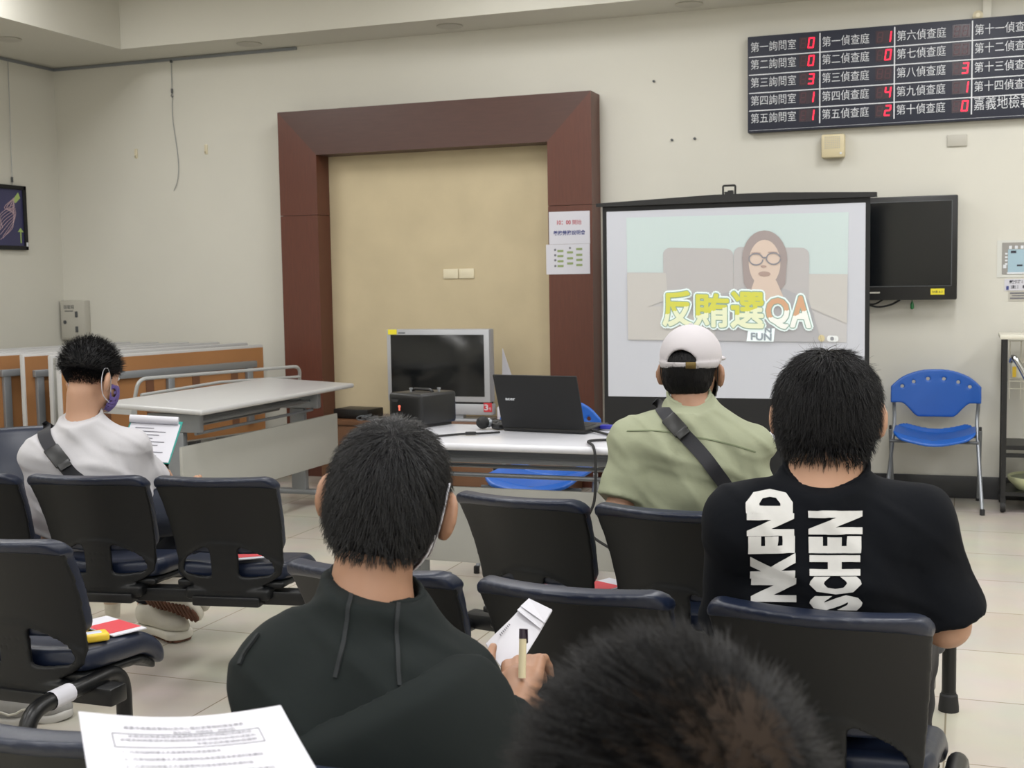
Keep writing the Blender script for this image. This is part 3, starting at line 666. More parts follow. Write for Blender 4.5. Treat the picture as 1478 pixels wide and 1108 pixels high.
for k in range(3):
    a = PI/2+k*2*PI/3
    MB().tube([(hx, sy+.055, .45), (hx+.5*math.cos(a), sy+.055+.42*math.sin(a), .015)], .011, 8).build('leg', M_beam, t)
# the projected picture, layer by layer on the cloth
def iq(u, v, k):
    """picture coordinates (0..1 from top left) on the cloth"""
    tl, tr, br, bl = [sp(*p) for p in ((904, 314), (1225, 306), (1222, 494), (907, 490))]
    p = (tl*(1-u)+tr*u)*(1-v)+(bl*(1-u)+br*u)*v
    return (p[0], sy-.0012*k, p[2])
PICT = MB().add([iq(0, 0, 1), iq(1, 0, 1), iq(1, 1, 1), iq(0, 1, 1)], [[0, 1, 2, 3]]).build('projected_image', mat('projected_wall', 'bccaca', .85, emit=.08, spec=.2), t, smooth=False)
def P_(x, y): return ((x-90)/1248, (y-250+(x-90)*.027)/683)
def oval(cx, cy, rx, ry, n=28, a0=0, a1=2*PI): return [P_(cx+rx*math.cos(a), cy+ry*math.sin(a)) for a in np.linspace(a0, a1, n, endpoint=abs(a1-a0) < 6)]
SUB = PICT
def pic(name, col, shapes, k, em=.06):
    m = mat('projected_'+name, col, .85, emit=em, spec=.2); mb = MB()
    for si, S in enumerate(shapes): mb.add([iq(min(max(u, 0), 1), min(max(v, 0), 1), k+.8*si/len(shapes)) for u, v in S], [list(range(len(S)))])
    return mb.build(name, m, SUB, smooth=False)
def rr(x0, y0, x1, y1, r=40):
    out = []
    for cx, cy, a in ((x1-r, y0+r, -PI/2), (x1-r, y1-r, 0), (x0+r, y1-r, PI/2), (x0+r, y0+r, PI)):
        out += [P_(cx+r*math.cos(a+b), cy+r*math.sin(a+b)) for b in np.linspace(0, PI/2, 6)]
    return out
pic('sofa_seat', 'bab9ba', [[P_(90, 555), P_(1338, 540), P_(1338, 935), P_(90, 935)]], 2)
pic('sofa_cushions', 'b3b1b2', [rr(305, 415, 710, 760), rr(712, 405, 1130, 760)], 3)
pic('sofa_arm', 'bdbbb8', [[P_(90, 560), P_(320, 555), P_(330, 700), P_(90, 790)]], 4); pic('sofa_arm', 'bdbbb8', [[P_(1130, 545), P_(1338, 540), P_(1338, 800), P_(1130, 720)]], 4); pic('sofa_cushion_front', 'bdbbb8', [oval(270, 860, 270, 120)], 4.5)
pic('person_shirt', 'aaaaae', [[P_(650, 660), P_(760, 625), P_(1000, 625), P_(1130, 680), P_(1200, 935), P_(600, 935)]], 5)
pic('person_hair', '9d9392', [oval(885, 470, 125, 155), [P_(760, 460), P_(1010, 460), P_(1000, 600), P_(960, 650), P_(800, 650), P_(770, 600)]], 6)
pic('person_face', 'cdbcb0', [oval(885, 490, 88, 125), [P_(830, 580), P_(950, 580), P_(990, 665), P_(890, 700), P_(800, 665)]], 7)
pic('person_features', 'a8948c', [oval(885, 548, 34, 14), oval(880, 508, 16, 7), oval(838, 437, 28, 4), oval(930, 432, 28, 4)], 8)
ring = []
def annulus(cx, cy, rx, ry, w):
    o = oval(cx, cy, rx, ry, 25, 0, 2*PI-.02); i = oval(cx, cy, rx-w, ry-w, 25, 0, 2*PI-.02); return [[o[k], o[k+1], i[k+1], i[k]] for k in range(24)]
pic('person_glasses', '888890', annulus(838, 470, 42, 34, 7)+annulus(935, 465, 42, 34, 7)+[[P_(878, 458), P_(896, 456), P_(896, 464), P_(878, 466)]], 9)
pic('card', 'e3eef0', [[P_(795, 850), P_(945, 838), P_(938, 935), P_(785, 918)]], 9, em=.2)
def pic_text(name, s, x0, y0, x1, y1, col, k, col2=None, em=.1, grow=(0,)):
    V, Fc = glyphs(s, 0.0); lo, hi = V.min(0), V.max(0)
    u = (V[:, 0]-lo[0])/(hi[0]-lo[0]); v = (V[:, 1]-lo[1])/(hi[1]-lo[1])
    ms = [mat('projected_'+name, col, .85, emit=em, spec=.2)]; mi = [0]*len(Fc)
    if col2:
        ms.append(mat('projected_'+name+'_low', col2, .85, emit=em, spec=.2))
        bm = bmesh.new(); vs = [bm.verts.new((a, b_, 0)) for a, b_ in zip(u, v)]
        for f in Fc:
            try: bm.faces.new([vs[i_] for i_ in f])
            except ValueError: pass
        bmesh.ops.bisect_plane(bm, geom=bm.verts[:]+bm.edges[:]+bm.faces[:], plane_co=(.5, .45, 0), plane_no=(-.35, 1, 0))
        bm.verts.index_update(); u = np.array([w.co.x for w in bm.verts]); v = np.array([w.co.y for w in bm.verts]); Fc = [[w.index for w in f.verts] for f in bm.faces]
        mi = [0 if (f.calc_center_median().y-.45-.35*(f.calc_center_median().x-.5)) > 0 else 1 for f in bm.faces]; bm.free()
    pts = []; FF = []; MI = []; n = len(u)
    offs = [(g*math.cos(a), g*math.sin(a)) for g in grow for a in ([0] if g == 0 else np.linspace(0, 2*PI, 12, endpoint=False))]
    for oi, (ox, oy) in enumerate(offs):
        pts += [iq(*P_(x0+ox+a*(x1-x0), y1+oy-b_*(y1-y0)), k+.02*oi) for a, b_ in zip(u, v)]; FF += [[w+oi*n for w in f] for f in Fc]; MI += mi
    return mesh_obj(name, pts, FF, ms, SUB, smooth=False, mi=MI)
pic_text('card_print', 'FUN', 812, 868, 925, 905, '8f99a2', 11, grow=(2,))
pic_text('card_print', 'N', 890, 838, 925, 862, '8f99a2', 11, grow=(2,))
boxes = [('反', 305, 655, 470, 845, 'c9c95c', 'dde2c4'), ('賄', 490, 665, 680, 840, 'c9c95c', 'dde2c4'), ('選', 700, 650, 880, 840, 'c9c95c', 'dde2c4'), ('Q', 900, 680, 1020, 835, 'c9a184', 'e6e8e4'), ('A', 1035, 665, 1140, 825, 'c9a184', 'e6e8e4')]
for ch, x0, y0, x1, y1, c1, c2 in boxes:
    pic_text('title_halo', ch, x0, y0, x1, y1, 'dceaea', 10, em=.15, grow=(20, 10))
    pic_text('title_outline', ch, x0, y0, x1, y1, '8fa9a0', 11, grow=(11,))
    pic_text('title_lettering', ch, x0, y0, x1, y1, c1, 12, col2=c2, grow=(0, 6))
pic('channel_icons', 'c9bd98', [oval(1202, 882, 18, 18)], 6); pic('icon_plate', 'dfe3e4', [rr(1232, 866, 1294, 898, 14)], 6); pic('icon_mark', '8b8d93', [rr(1250, 872, 1270, 892, 8)], 7)

# ================================================================== WAITING-ROOM BENCHES (chairs on a beam)
def wprof(z): return .174+.032*np.clip((z-.34)/.4, 0, 1)
def yprof(z):
    v = np.clip((z-.34)/.4, 0, 1.1); return .145*(1-np.abs(v)**2.1)
def warp(P):
    q = P.copy(); q[:, 0] = P[:, 0]*.2/wprof(P[:, 2]); q[:, 1] = P[:, 1]-yprof(P[:, 2])-.055*(P[:, 0]/.21)**2+.004
    return q
def rr2(x, z, cx, cz, hx, hz, r):
    a = np.abs(x-cx)-(hx-r); b = np.abs(z-cz)-(hz-r)
    return np.hypot(np.maximum(a, 0), np.maximum(b, 0))+np.minimum(np.maximum(a, b), 0)-r
def sm(x): x = np.clip(x, 0, 1); return x*x*(3-2*x)
def shell_sdf(P):
    q = warp(P); x, n, z = q.T
    arch = .51-.3*np.maximum(np.abs(x)-.05, 0)-.9*x*x
    n = n+.007*(1-sm((z-arch+.008)/.018))
    d2 = np.maximum(rr2(x, z, 0, .535, .206, .197, .035), -(z-.34-.05*(np.abs(x)/.2)**3))
    d = np.maximum(d2, np.abs(n+.0)-.008)
    w = smax(smax(np.abs(np.abs(x)-.115)-.062, z-arch+.006, .03), .39+.12*np.maximum(np.abs(x)-.12, 0)-z, .015)
    d = np.maximum(d, -w)
    for i in range(-2, 3):
        for j in range(3):
            d = np.maximum(d, .004-np.linalg.norm(np.stack([x-i*.02, (n+.008)*1.2, z-.46+j*.022], 1), axis=1))
    low = rbox(P, (0, .165, .33), (.15, .035, .022), .015)
    return np.minimum(d, low)
def cushion_sdf(P):
    q = warp(P); x, n, z = q.T
    d2 = rr2(x, z, 0, .6, .207, .139, .04)
    a = np.maximum(np.abs(n-.023)-.017, -1)
    d = np.hypot(np.maximum(d2+.018, 0), np.maximum(a+.008, 0))+np.minimum(np.maximum(d2+.018, a+.008), 0)-.014
    lip = np.hypot(np.maximum(np.maximum(d2+.01, (.72-.012*(np.abs(x)/.2)**4)-z), 0), np.maximum(np.abs(n-.012)-.021, 0))-.0095
    return smin(d, lip, .012)
def seat_top(y): return .425+.012*np.cos((y-.12)*7)-.05*np.clip((y-.38)/.1, 0, 2)**2
def seat_sdf(P):
    x, y, z = P.T
    zc = seat_top(y)-.012-.0-.06*np.maximum(0, .1-np.abs(x))*0-.014*np.exp(-(x/.13)**2)*np.exp(-((y-.25)/.12)**2)
    q = np.stack([x, y-.325, (z-zc+.02)], 1)
    hx = .205-.03*np.clip((.22-y)/.1, 0, 1)
    a = np.abs(q)-np.stack([hx, np.full_like(x, .165), np.full_like(x, .032)], 1)+.026
    return np.linalg.norm(np.maximum(a, 0), axis=1)+np.minimum(a.max(1), 0)-.026
def pan_sdf(P):
    x, y, z = P.T
    zc = seat_top(y)-.078
    q = np.stack([x, y-.31, z-zc], 1); a = np.abs(q)-np.array([.19, .15, .012])+.008
    d = np.linalg.norm(np.maximum(a, 0), axis=1)+np.minimum(a.max(1), 0)-.008
    return np.minimum(d, rbox(P, (0, .25, .325), (.07, .1, .035), .012))
def pre(fn, lo, hi, h, m, name, sit=1):
    V, Fq = snets(fn, lo, hi, h)
    for _ in range(sit): V = relax(V, Fq)
    me = bpy.data.meshes.new(name); me.from_pydata(V.tolist(), [], Fq.tolist()); me.update()
    me.polygons.foreach_set('use_smooth', np.ones(len(me.polygons), bool)); me.materials.append(m); return me
SH = pre(shell_sdf, (-.26, -.06, .28), (.26, .26, .78), .0055, M_shell, 'backrest')
CU = pre(cushion_sdf, (-.26, -.08, .42), (.26, .3, .8), .0065, M_navy, 'back_cushion')
SE = pre(seat_sdf, (-.26, .05, .3), (.26, .53, .49), .0075, M_navy, 'seat')
PA = pre(pan_sdf, (-.26, .05, .26), (.26, .5, .42), .0075, M_shell, 'seat_pan')
def child(name, me, parent, loc=(0, 0, 0)):
    o = bpy.data.objects.new(name, me); COL.objects.link(o); o.parent = parent; o.location = loc; reg(o, XF[parent.name] @ Matrix.Translation(Vector(loc))); return o
def bench(label, org, rz, xs, legs, beam, group='beam benches in the hall'):
    t = thing('tandem_bench', label, 'bench', org, rz, group)
    for x in xs:
        b = child('backrest', SH, t, (x, 0, 0)); child('back_cushion', CU, b)
        s = child('seat', SE, t, (x, 0, 0)); child('seat_pan', PA, s)
    mb = MB().box2((beam[0], .17, .288), (beam[1], .235, .335), bev=.006)
    for x in xs: mb.box2((x-.12, .12, .29), (x+.12, .24, .325), bev=.008)
    mb.build('support_bar', M_beam, t, local=True)
    for x, y0, y1, top in legs:
        l = MB().tube(round_path([(x, y0, .02), (x, y0, top), (x, y1, top), (x, y1, .02)], .075, 8), .0215, 14).build('leg', M_beam, t, local=True)
        for y in (y0, y1):
            MB().lathe([(.0, 0), (.031, 0), (.031, .012), (.027, .05), (.0225, .055), (.0225, .06)], (x, y, 0), seg=18).build('foot_cap', M_rubber, l, local=True)
    return t
bench('beam bench nearest the camera at left, under the man in the dark hoodie', (-.76, 1.335, 0), 0, (-.96, -.48, 0), [(-1.22, -.02, .42, .31), (.26, -.02, .42, .31)], (-1.24, .28))
bl = bench('two-seat beam bench at the left edge, tissue pack lying on its seat', (-2.285, 2.39, 0), .0, (-.475, 0), [(.19, -.06, .31, .345), (-.7, -.06, .31, .345)], (-.72, .26))
br_ = bench('beam bench of three seats, under the man in the printed black shirt', (-.752, 2.32, 0), -.077, (-.475, 0, .495), [(-.72, .02, .4, .31), (.72, .1, .5, .33)], (-.74, .73))
cl = bench('beam bench by the left tables, under the man in the white shirt', (-2.275, 3.38, 0), .16, (-.92, -.455, 0), [(.3, .0, .36, .3), (-1.14, 0, .36, .3)], (-1.18, .33))
cr = bench('beam bench behind the white table, under the man in the green shirt', (-.765, 3.205, 0), -.18, (-.455, 0, .455), [(-.7, .02, .4, .3), (.58, .53, .93, .3)], (-.72, .68))
MB().box((.26-.03, 1.0, .3), (.001, .001, .001)) if False else None
p = wd(18, 592, 5.6)
t = thing('side_chair', 'dark blue padded chair with a cream arm tube at the far left, facing the seats', 'chair', (p[0], p[1], 0), math.radians(-128))
for nme, me, sub, me2 in (('backrest', SH, 'back_cushion', CU), ('seat', SE, 'seat_pan', PA)):
    b = child(nme, me, t); child(sub, me2, b)
for s in (1,):
    a = MB().tube(round_path([(s*.25, .04, .02), (s*.25, .1, .57), (s*.25, .42, .55), (s*.25, .46, .02)], .06, 6), .016, 10).build('arm_frame', M_cream, t, local=True, label='cream metal arm tube')
MB().box2((-.25, .18, .3), (.25, .24, .335)).build('crossbar', M_beam, t, local=True)
# white tape on the leg of the left bench, leaflets and packs on the seats
def on(bn, x, y, z): return tuple(XF[bn.name] @ Vector((x, y, z)))
p = on(bl, .19, .03, .345)
tag(MB().tube([(p[0], p[1], p[2]), (p[0], p[1]+.07, p[2])], .0235, 14, cap=False).build('paper_tag', M_paper), 'white paper tag taped around the leg of the left bench', 'tag')
p = on(br_, .72, .2, .33)
tag(MB().tube([(p[0], p[1], p[2]), (p[0]+.004, p[1]+.09, p[2])], .0235, 14, cap=False).build('paper_tag', M_paper), 'white paper tag taped around the bench leg by the printed shirt', 'tag')
M_leaf = mat('red_leaflet', 'c83a44', .5)
def leaflet(label, bn, x, y, rz, w=.1, l=.2, dz=.0):
    z0 = float(seat_top(np.array([y]))[0])+.008+dz
    o = on(bn, x, y, z0); t = thing('leaflet', label, 'leaflet', o, rz+bn.rotation_euler.z, 'leaflets left on the seats')
    MB().box((0, 0, .0015), (w, l, .003)).build('sheet', M_paper, t, local=True)
    MB().box((0, -.02, .0034), (w*.96, l*.55, .001)).build('red_print', M_leaf, t, local=True)
    return t
leaflet('red and white leaflet on the seat at the right end of the left middle bench', cl, .02, .27, .5)
leaflet('red and white leaflet on the seat behind the left man in white', cl, -.92, .28, -.2)
leaflet('red and white leaflet on the empty seat left of the man in green', cr, -.5, .2, .7)
leaflet('mostly white leaflet at the front of the empty seat left of the man in green', cr, -.3, .3, -.3, .1, .16)
leaflet('red and white leaflet beside the yellow tissue pack', bl, .1, .38, 1.2)
M_tis = mat('tissue_yellow', 'e8c53c', .35); M_tisb = mat('tissue_white_blue', 'c4cbe0', .35)
p = on(bl, .15, .24, .43)
t = thing('tissue_pack', 'small yellow and white pack of tissues on the left bench seat', 'tissue pack', p)
MB().box((p[0], p[1], p[2]+.014), (.05, .085, .022), rz=-.7, bev=.007, seg=3).build('wrapper', M_tis, t)
MB().box((p[0]-.004, p[1]-.006, p[2]+.0155), (.03, .07, .022), rz=-.7, bev=.006).build('printed_band', M_tisb, t)
# ================================================================== BLUE CHAIRS
def blue_chair(label, org, rz):
    t = thing('blue_chair', label, 'chair', org, rz, 'blue plastic chairs')
    def back(P):
        x, y, z = P.T; n = y-.04*(x/.25)**2*-1-.3*(z-.6)*.25
        ztop = .795-1.5*np.maximum(np.abs(x)-.02, 0)**2-.9*np.maximum(np.abs(x)-.18, 0)**1.5
        zbot = np.where(np.abs(x) > .2, .595, .595-.085*sm((.2-np.abs(x))/.11))
        d2 = np.maximum(np.maximum(np.abs(x)-.256, z-ztop), zbot-z)
        d = smax(d2, np.abs(n)-.007, .008)
        for hx in (-.19, -.125, -.045, .045, .125, .19):
            hz = .74-1.3*hx*hx
            d = np.maximum(d, .0105-np.hypot(x-hx, z-hz))
        return d
    def seat(P):
        x, y, z = P.T; zc = .425+.03*(np.abs(x)/.22)**3-.02*np.exp(-(x/.12)**2)-.35*np.clip(-.36-y, 0, .1)+.05*np.clip((y+.02)/.05, 0, 1)
        q = np.stack([x, y+.2, z-zc], 1); hx = .225+.0*x
        a = np.abs(q)-np.stack([hx, np.full_like(x, .21), np.full_like(x, .009)], 1)+.006
        d = np.linalg.norm(np.maximum(a, 0), axis=1)+np.minimum(a.max(1), 0)-.006
        return np.maximum(d, rr2(x, y, 0, -.2, .225, .21, .07))
    sdf_obj('backrest', back, (-.3, -.06, .46), (.3, .12, .82), .006, M_blue, t, local=True)
    sdf_obj('seat', seat, (-.28, -.46, .36), (.28, .06, .5), .006, M_blue, t, local=True)
    for s in (-1, 1):
        MB().tube(bez([(s*.24, .05, .62), (s*.238, .035, .56), (s*.232, -.03, .5), (s*.236, -.1, .4), (s*.262, -.38, .02)], 8), .011, 10).build('front_leg', M_steel, t, local=True)
        MB().tube([(s*.25, -.14, .45), (s*.245, .09, .015)], .0105, 10).build('rear_leg', M_steel, t, local=True)
        MB().lathe([(.014, 0), (.014, .03), (.011, .035)], (s*.263, -.385, 0), seg=12).lathe([(.014, 0), (.014, .025), (.011, .03)], (s*.245, .092, 0), seg=12).box((s*.25, -.13, .455), (.016, .03, .03), bev=.005).build('foot_cap', M_rubber, t, local=True)
    for yy, zz in ((-.36, .405), (-.02, .4)): MB().tube([(-.24, yy, zz), (.24, yy, zz)], .009, 8).build('seat_rail', M_steeld, t, local=True)
    return t
blue_chair('blue plastic chair with a row of holes standing by the black wire rack', (-.148, 7.80, 0), 0)
blue_chair('blue plastic chair behind the white table, half hidden by the laptop', (-1.87, 5.72, 0), .03)
# ================================================================== WIRE RACK
t = thing('wire_rack', 'black metal rack on castors with white wire mesh at the right edge', 'rack', (.45, 7.7, 0))
ra, rb, rc, rd = .225, .72, 7.53, 7.86
for x in (ra, rb):
    for y in (rc, rd):
        MB().box2((x-.013, y-.013, .07), (x+.013, y+.013, 1.0)).build('post', M_black, t)
        MB().lathe([(0, -.014), (.028, -.014), (.032, 0), (.028, .014), (0, .014)], (x, y, .034), axis=(1, 0, 0), seg=14).box((x, y, .07), (.03, .03, .02)).build('caster', M_rubber, t)
for z, nm in ((.12, 'shelf'), (.385, 'shelf'), (.34, 'crossbar')):
    if nm == 'shelf': MB().box2((ra, rc, z-.012), (rb, rd, z)).box2((ra, rc-.01, z-.022), (rb, rc+.01, z)).box2((ra, rd-.01, z-.022), (rb, rd+.01, z)).build(nm, M_black, t)
    else:
        for y in (rc, rd): MB().box2((ra, y-.01, z-.022), (rb, y+.01, z)).build(nm, M_black, t)
MB().box2((ra-.03, rc-.03, .985), (rb+.02, rd+.02, 1.01), bev=.006).build('top_board', M_cream, t)
mb = MB()
for k in range(7): mb.tube([(.26+k*.06, rd-.02, .62), (.26+k*.06, rd-.02, .96)], .0035, 5)
for z in (.96, .85, .74, .68): mb.tube([(.25, rd-.02, z), (.7, rd-.02, z)], .0035, 5)
for z in (.74, .85): mb.tube([(.25, rd-.02, z), (.25, rc+.12, z), (.7, rc+.12, z)], .0035, 5)
mb.build('wire_mesh', M_cream, t)
tag(MB().lathe([(.0, 0), (.14, 0), (.185, .05), (.19, .075), (.182, .075), (.17, .06), (0, .05)], (.44, 7.68, .1205), seg=36).mat(1).lathe([(.172, .056), (.178, .064), (.0, .062)], (.44, 7.68, .1205), seg=36).build('basin', [mat('pale_basin', 'ccd0a8', .35), mat('basin_inside', '9aa183', .5)]), 'pale green basin on the bottom shelf of the wire rack', 'basin')
t = thing('desk_lamp_arm', 'shiny bent metal arm with a clamp on the wire rack', 'metal arm', (.35, 7.5, .387))
MB().tube(bez([(.26, 7.6, .86), (.27, 7.56, .88), (.3, 7.55, .84), (.36, 7.55, .72), (.46, 7.58, .5), (.48, 7.6, .39)]), .017, 12).build('arm', M_chrome, t)
MB().box((.48, 7.6, .398), (.1, .1, .02), bev=.005).build('clamp', M_black, t)
t = thing('plastic_bag_packet', 'clear packet of small white items in the wire basket', 'packet', (.3, 7.75, .78))
MB().box((.295, 7.74, .8), (.06, .07, .1), bev=.01).build('packet', mat('cloudy_packet', 'd8d8cc', .3), t)
MB().box((.28, 7.7, .79), (.02, .01, .06)).build('label_strip', M_tis, t)
# cup on the floor
p = wz(163, 890, 0)
t = thing('paper_cup', 'printed white paper cup standing on the floor under the middle left bench', 'cup', (p[0], p[1], 0))
MB().lathe([(0, 0), (.028, 0), (.029, .004), (.038, .115), (.041, .118), (.041, .122), (.036, .121), (.034, .1), (0, .03)], (p[0], p[1], 0), seg=24).build('body', mat('cup_print', 'c8c2b4', .6, var=.2, vscale=30), t)
MB().lathe([(.0345, .06), (.036, .085)], (p[0], p[1], 0), seg=24).build('printed_band', mat('cup_band', 'b09a84', .6, var=.3, vscale=40), t)

# ================================================================== PEOPLE
def rot(yaw=0, pitch=0, roll=0):
    """head frame: x right, y where the face looks, z up; yaw to the left, pitch down, roll to the right shoulder"""
    return np.array(Matrix.Rotation(math.radians(yaw), 3, 'Z') @ Matrix.Rotation(math.radians(-pitch), 3, 'X') @ Matrix.Rotation(math.radians(roll), 3, 'Y'))
def head_sdf(c, R, s=1.0):
    c = np.array(c, float)
    def f(P):
        q = ((P-c) @ R)/s
        d = ell(q, (0, -.012, .026), (.074, .094, .078))
        d = smin(d, ell(q, (0, .03, -.03), (.06, .066, .085)), .03)
        d = smin(d, ell(q, (0, .066, -.088), (.026, .026, .022)), .02)
        d = smin(d, cone(q, (0, .09, .022), (0, .112, -.018), .009, .014), .012)          # nose
        for sx in (-1, 1):
            d = smin(d, cone(q, (sx*.012, .1, -.022), (sx*.013, .098, -.022), .009, .009), .008)
            d = smin(d, cone(q, (sx*.02, .088, .035), (sx*.046, .074, .033), .009, .008), .012)  # brow
            d = smax(d, -ell(q, (sx*.032, .098, .014), (.017, .014, .011)), .01)
            d = smin(d, ell(q, (sx*.032, .078, .014), (.0125, .0125, .0125)), .003)
            e = q-np.array([sx*.08, -.004, -.016]); a = sx*.75
            e = e @ np.array([[math.cos(a), -math.sin(a), 0], [math.sin(a), math.cos(a), 0], [0, 0, 1]])
            ear = ell(e, (sx*.006, -.006, 0), (.0105, .0235, .037)); ear = smax(ear, -ell(e, (sx*.016, .004, .002), (.008, .011, .021)), .004)
            d = smin(d, ear, .008)
        d = smin(d, ell(q, (0, .094, -.05), (.026, .01, .006)), .006); d = smin(d, ell(q, (0, .092, -.063), (.022, .01, .007)), .006)
        return d*s
    return f
def hand_prims(W, d, n, side, L=1.0, curl=.6, thumb=.5):
    """wrist, pointing direction, back-of-hand normal, +1 when the thumb lies on d x n"""
    d, n = nrm(d), np.array(n, float); n = nrm(n-d*np.dot(n, d)); x = np.cross(d, n)*side; W = np.array(W, float); out = []
    def Pt(a, b, c): return W+d*a*L+x*b*L+n*c*L
    out.append((Pt(0, 0, 0), Pt(.04, .006, 0), .026, .03)); 
    for k, b in enumerate((.03, .01, -.01, -.029)):
        out.append((Pt(.03, b*.7, 0), Pt(.088-.004*abs(k-1), b, .002), .017, .0125))
    for k, (b, ln) in enumerate(((.03, .044), (.01, .05), (-.01, .046), (-.029, .036))):
        p = Pt(.088-.004*abs(k-1), b, .002); a = .25+curl*.5; dd = d*math.cos(a)-n*math.sin(a)
        p1 = p+dd*ln*L; a += curl*.9; dd = d*math.cos(a)-n*math.sin(a); p2 = p1+dd*ln*.62*L; a += curl*.6; dd = d*math.cos(a)-n*math.sin(a); p3 = p2+dd*ln*.45*L
        out += [(p, p1, .0095, .0088), (p1, p2, .0088, .0082), (p2, p3, .0082, .007)]
    t0 = Pt(.02, .026, -.006); t1 = Pt(.05, .05, -.012-.01*thumb); t2 = Pt(.085, .056, -.018-.012*thumb); t3 = Pt(.112, .05, -.022-.014*thumb)
    out += [(t0, t1, .016, .0125), (t1, t2, .0115, .0105), (t2, t3, .0105, .008)]
    return out
def strands(name, parent, V, Fq, dirf, n, length, rad, m, mask=None, npts=5, seed=1, jit=.35, lens=None, lay=None, off=.002, clump=0.0):
    """a tuft of real hair curves rooted on the hair cap"""
    rg = np.random.default_rng(seed)
    A = V[Fq[:, 0]]; B = V[Fq[:, 1]]; C = V[Fq[:, 2]]; D = V[Fq[:, 3]]
    nr = np.cross(C-A, D-B); ar = np.linalg.norm(nr, axis=1)+1e-12; nr = nr/ar[:, None]; ct = (A+B+C+D)/4
    w = ar.copy()
    w = w*mask(ct) if mask is not None else w
    i = rg.choice(len(Fq), n, p=w/w.sum()); u, v = rg.random((2, n, 1))
    root = (A[i]*(1-u)+B[i]*u)*(1-v)+(D[i]*(1-u)+C[i]*u)*v
    N = nr[i]
    fr = 2*PI*np.array([[41, 23, 17], [19, 47, 29], [31, 13, 53]]); cl = np.sin(root @ fr.T)*clump
    d0 = dirf(root, N)+rg.normal(0, jit, (n, 3))+cl; d0 /= np.linalg.norm(d0, axis=1)[:, None]
    L = length*(.6+.7*rg.random(n))
    if lens is not None: L = L*lens(root)
    pts = np.zeros((n, npts, 3)); p = root-N*.002; d = d0; hts = rg.random(n)
    flow = dirf(root, N*0)
    for k in range(npts):
        pts[:, k] = p; p = p+d*(L/(npts-1))[:, None]
        d = d+flow*.22+rg.normal(0, .06, (n, 3)); d /= np.linalg.norm(d, axis=1)[:, None]
        if lay is not None:                                   # combed hair lies on the cap
            g = grad(lay, p); g /= np.linalg.norm(g, axis=1)[:, None]+1e-9
            want = off*(k+1)/npts*(.4+1.2*hts); p = p-g*(lay(p)-want)[:, None]
            d = d-g*(d*g).sum(1)[:, None]; d /= np.linalg.norm(d, axis=1)[:, None]+1e-9
    inv = np.array(XF[parent.name].inverted()); pts = pts @ inv[:3, :3].T+inv[:3, 3]
    hc = bpy.data.hair_curves.new(name); hc.add_curves([npts]*n)
    hc.attributes['position'].data.foreach_set('vector', pts.reshape(-1).astype(np.float32)) if 'position' in hc.attributes else None
    ra = hc.attributes.get('radius') or hc.attributes.new('radius', 'FLOAT', 'POINT')
    ra.data.foreach_set('value', np.tile(rad*np.linspace(1, .25, npts), n).astype(np.float32))
    hc.materials.append(m); o = bpy.data.objects.new(name, hc); COL.objects.link(o); o.parent = parent; reg(o, XF[parent.name]); o['kind'] = 'stuff'
    return o
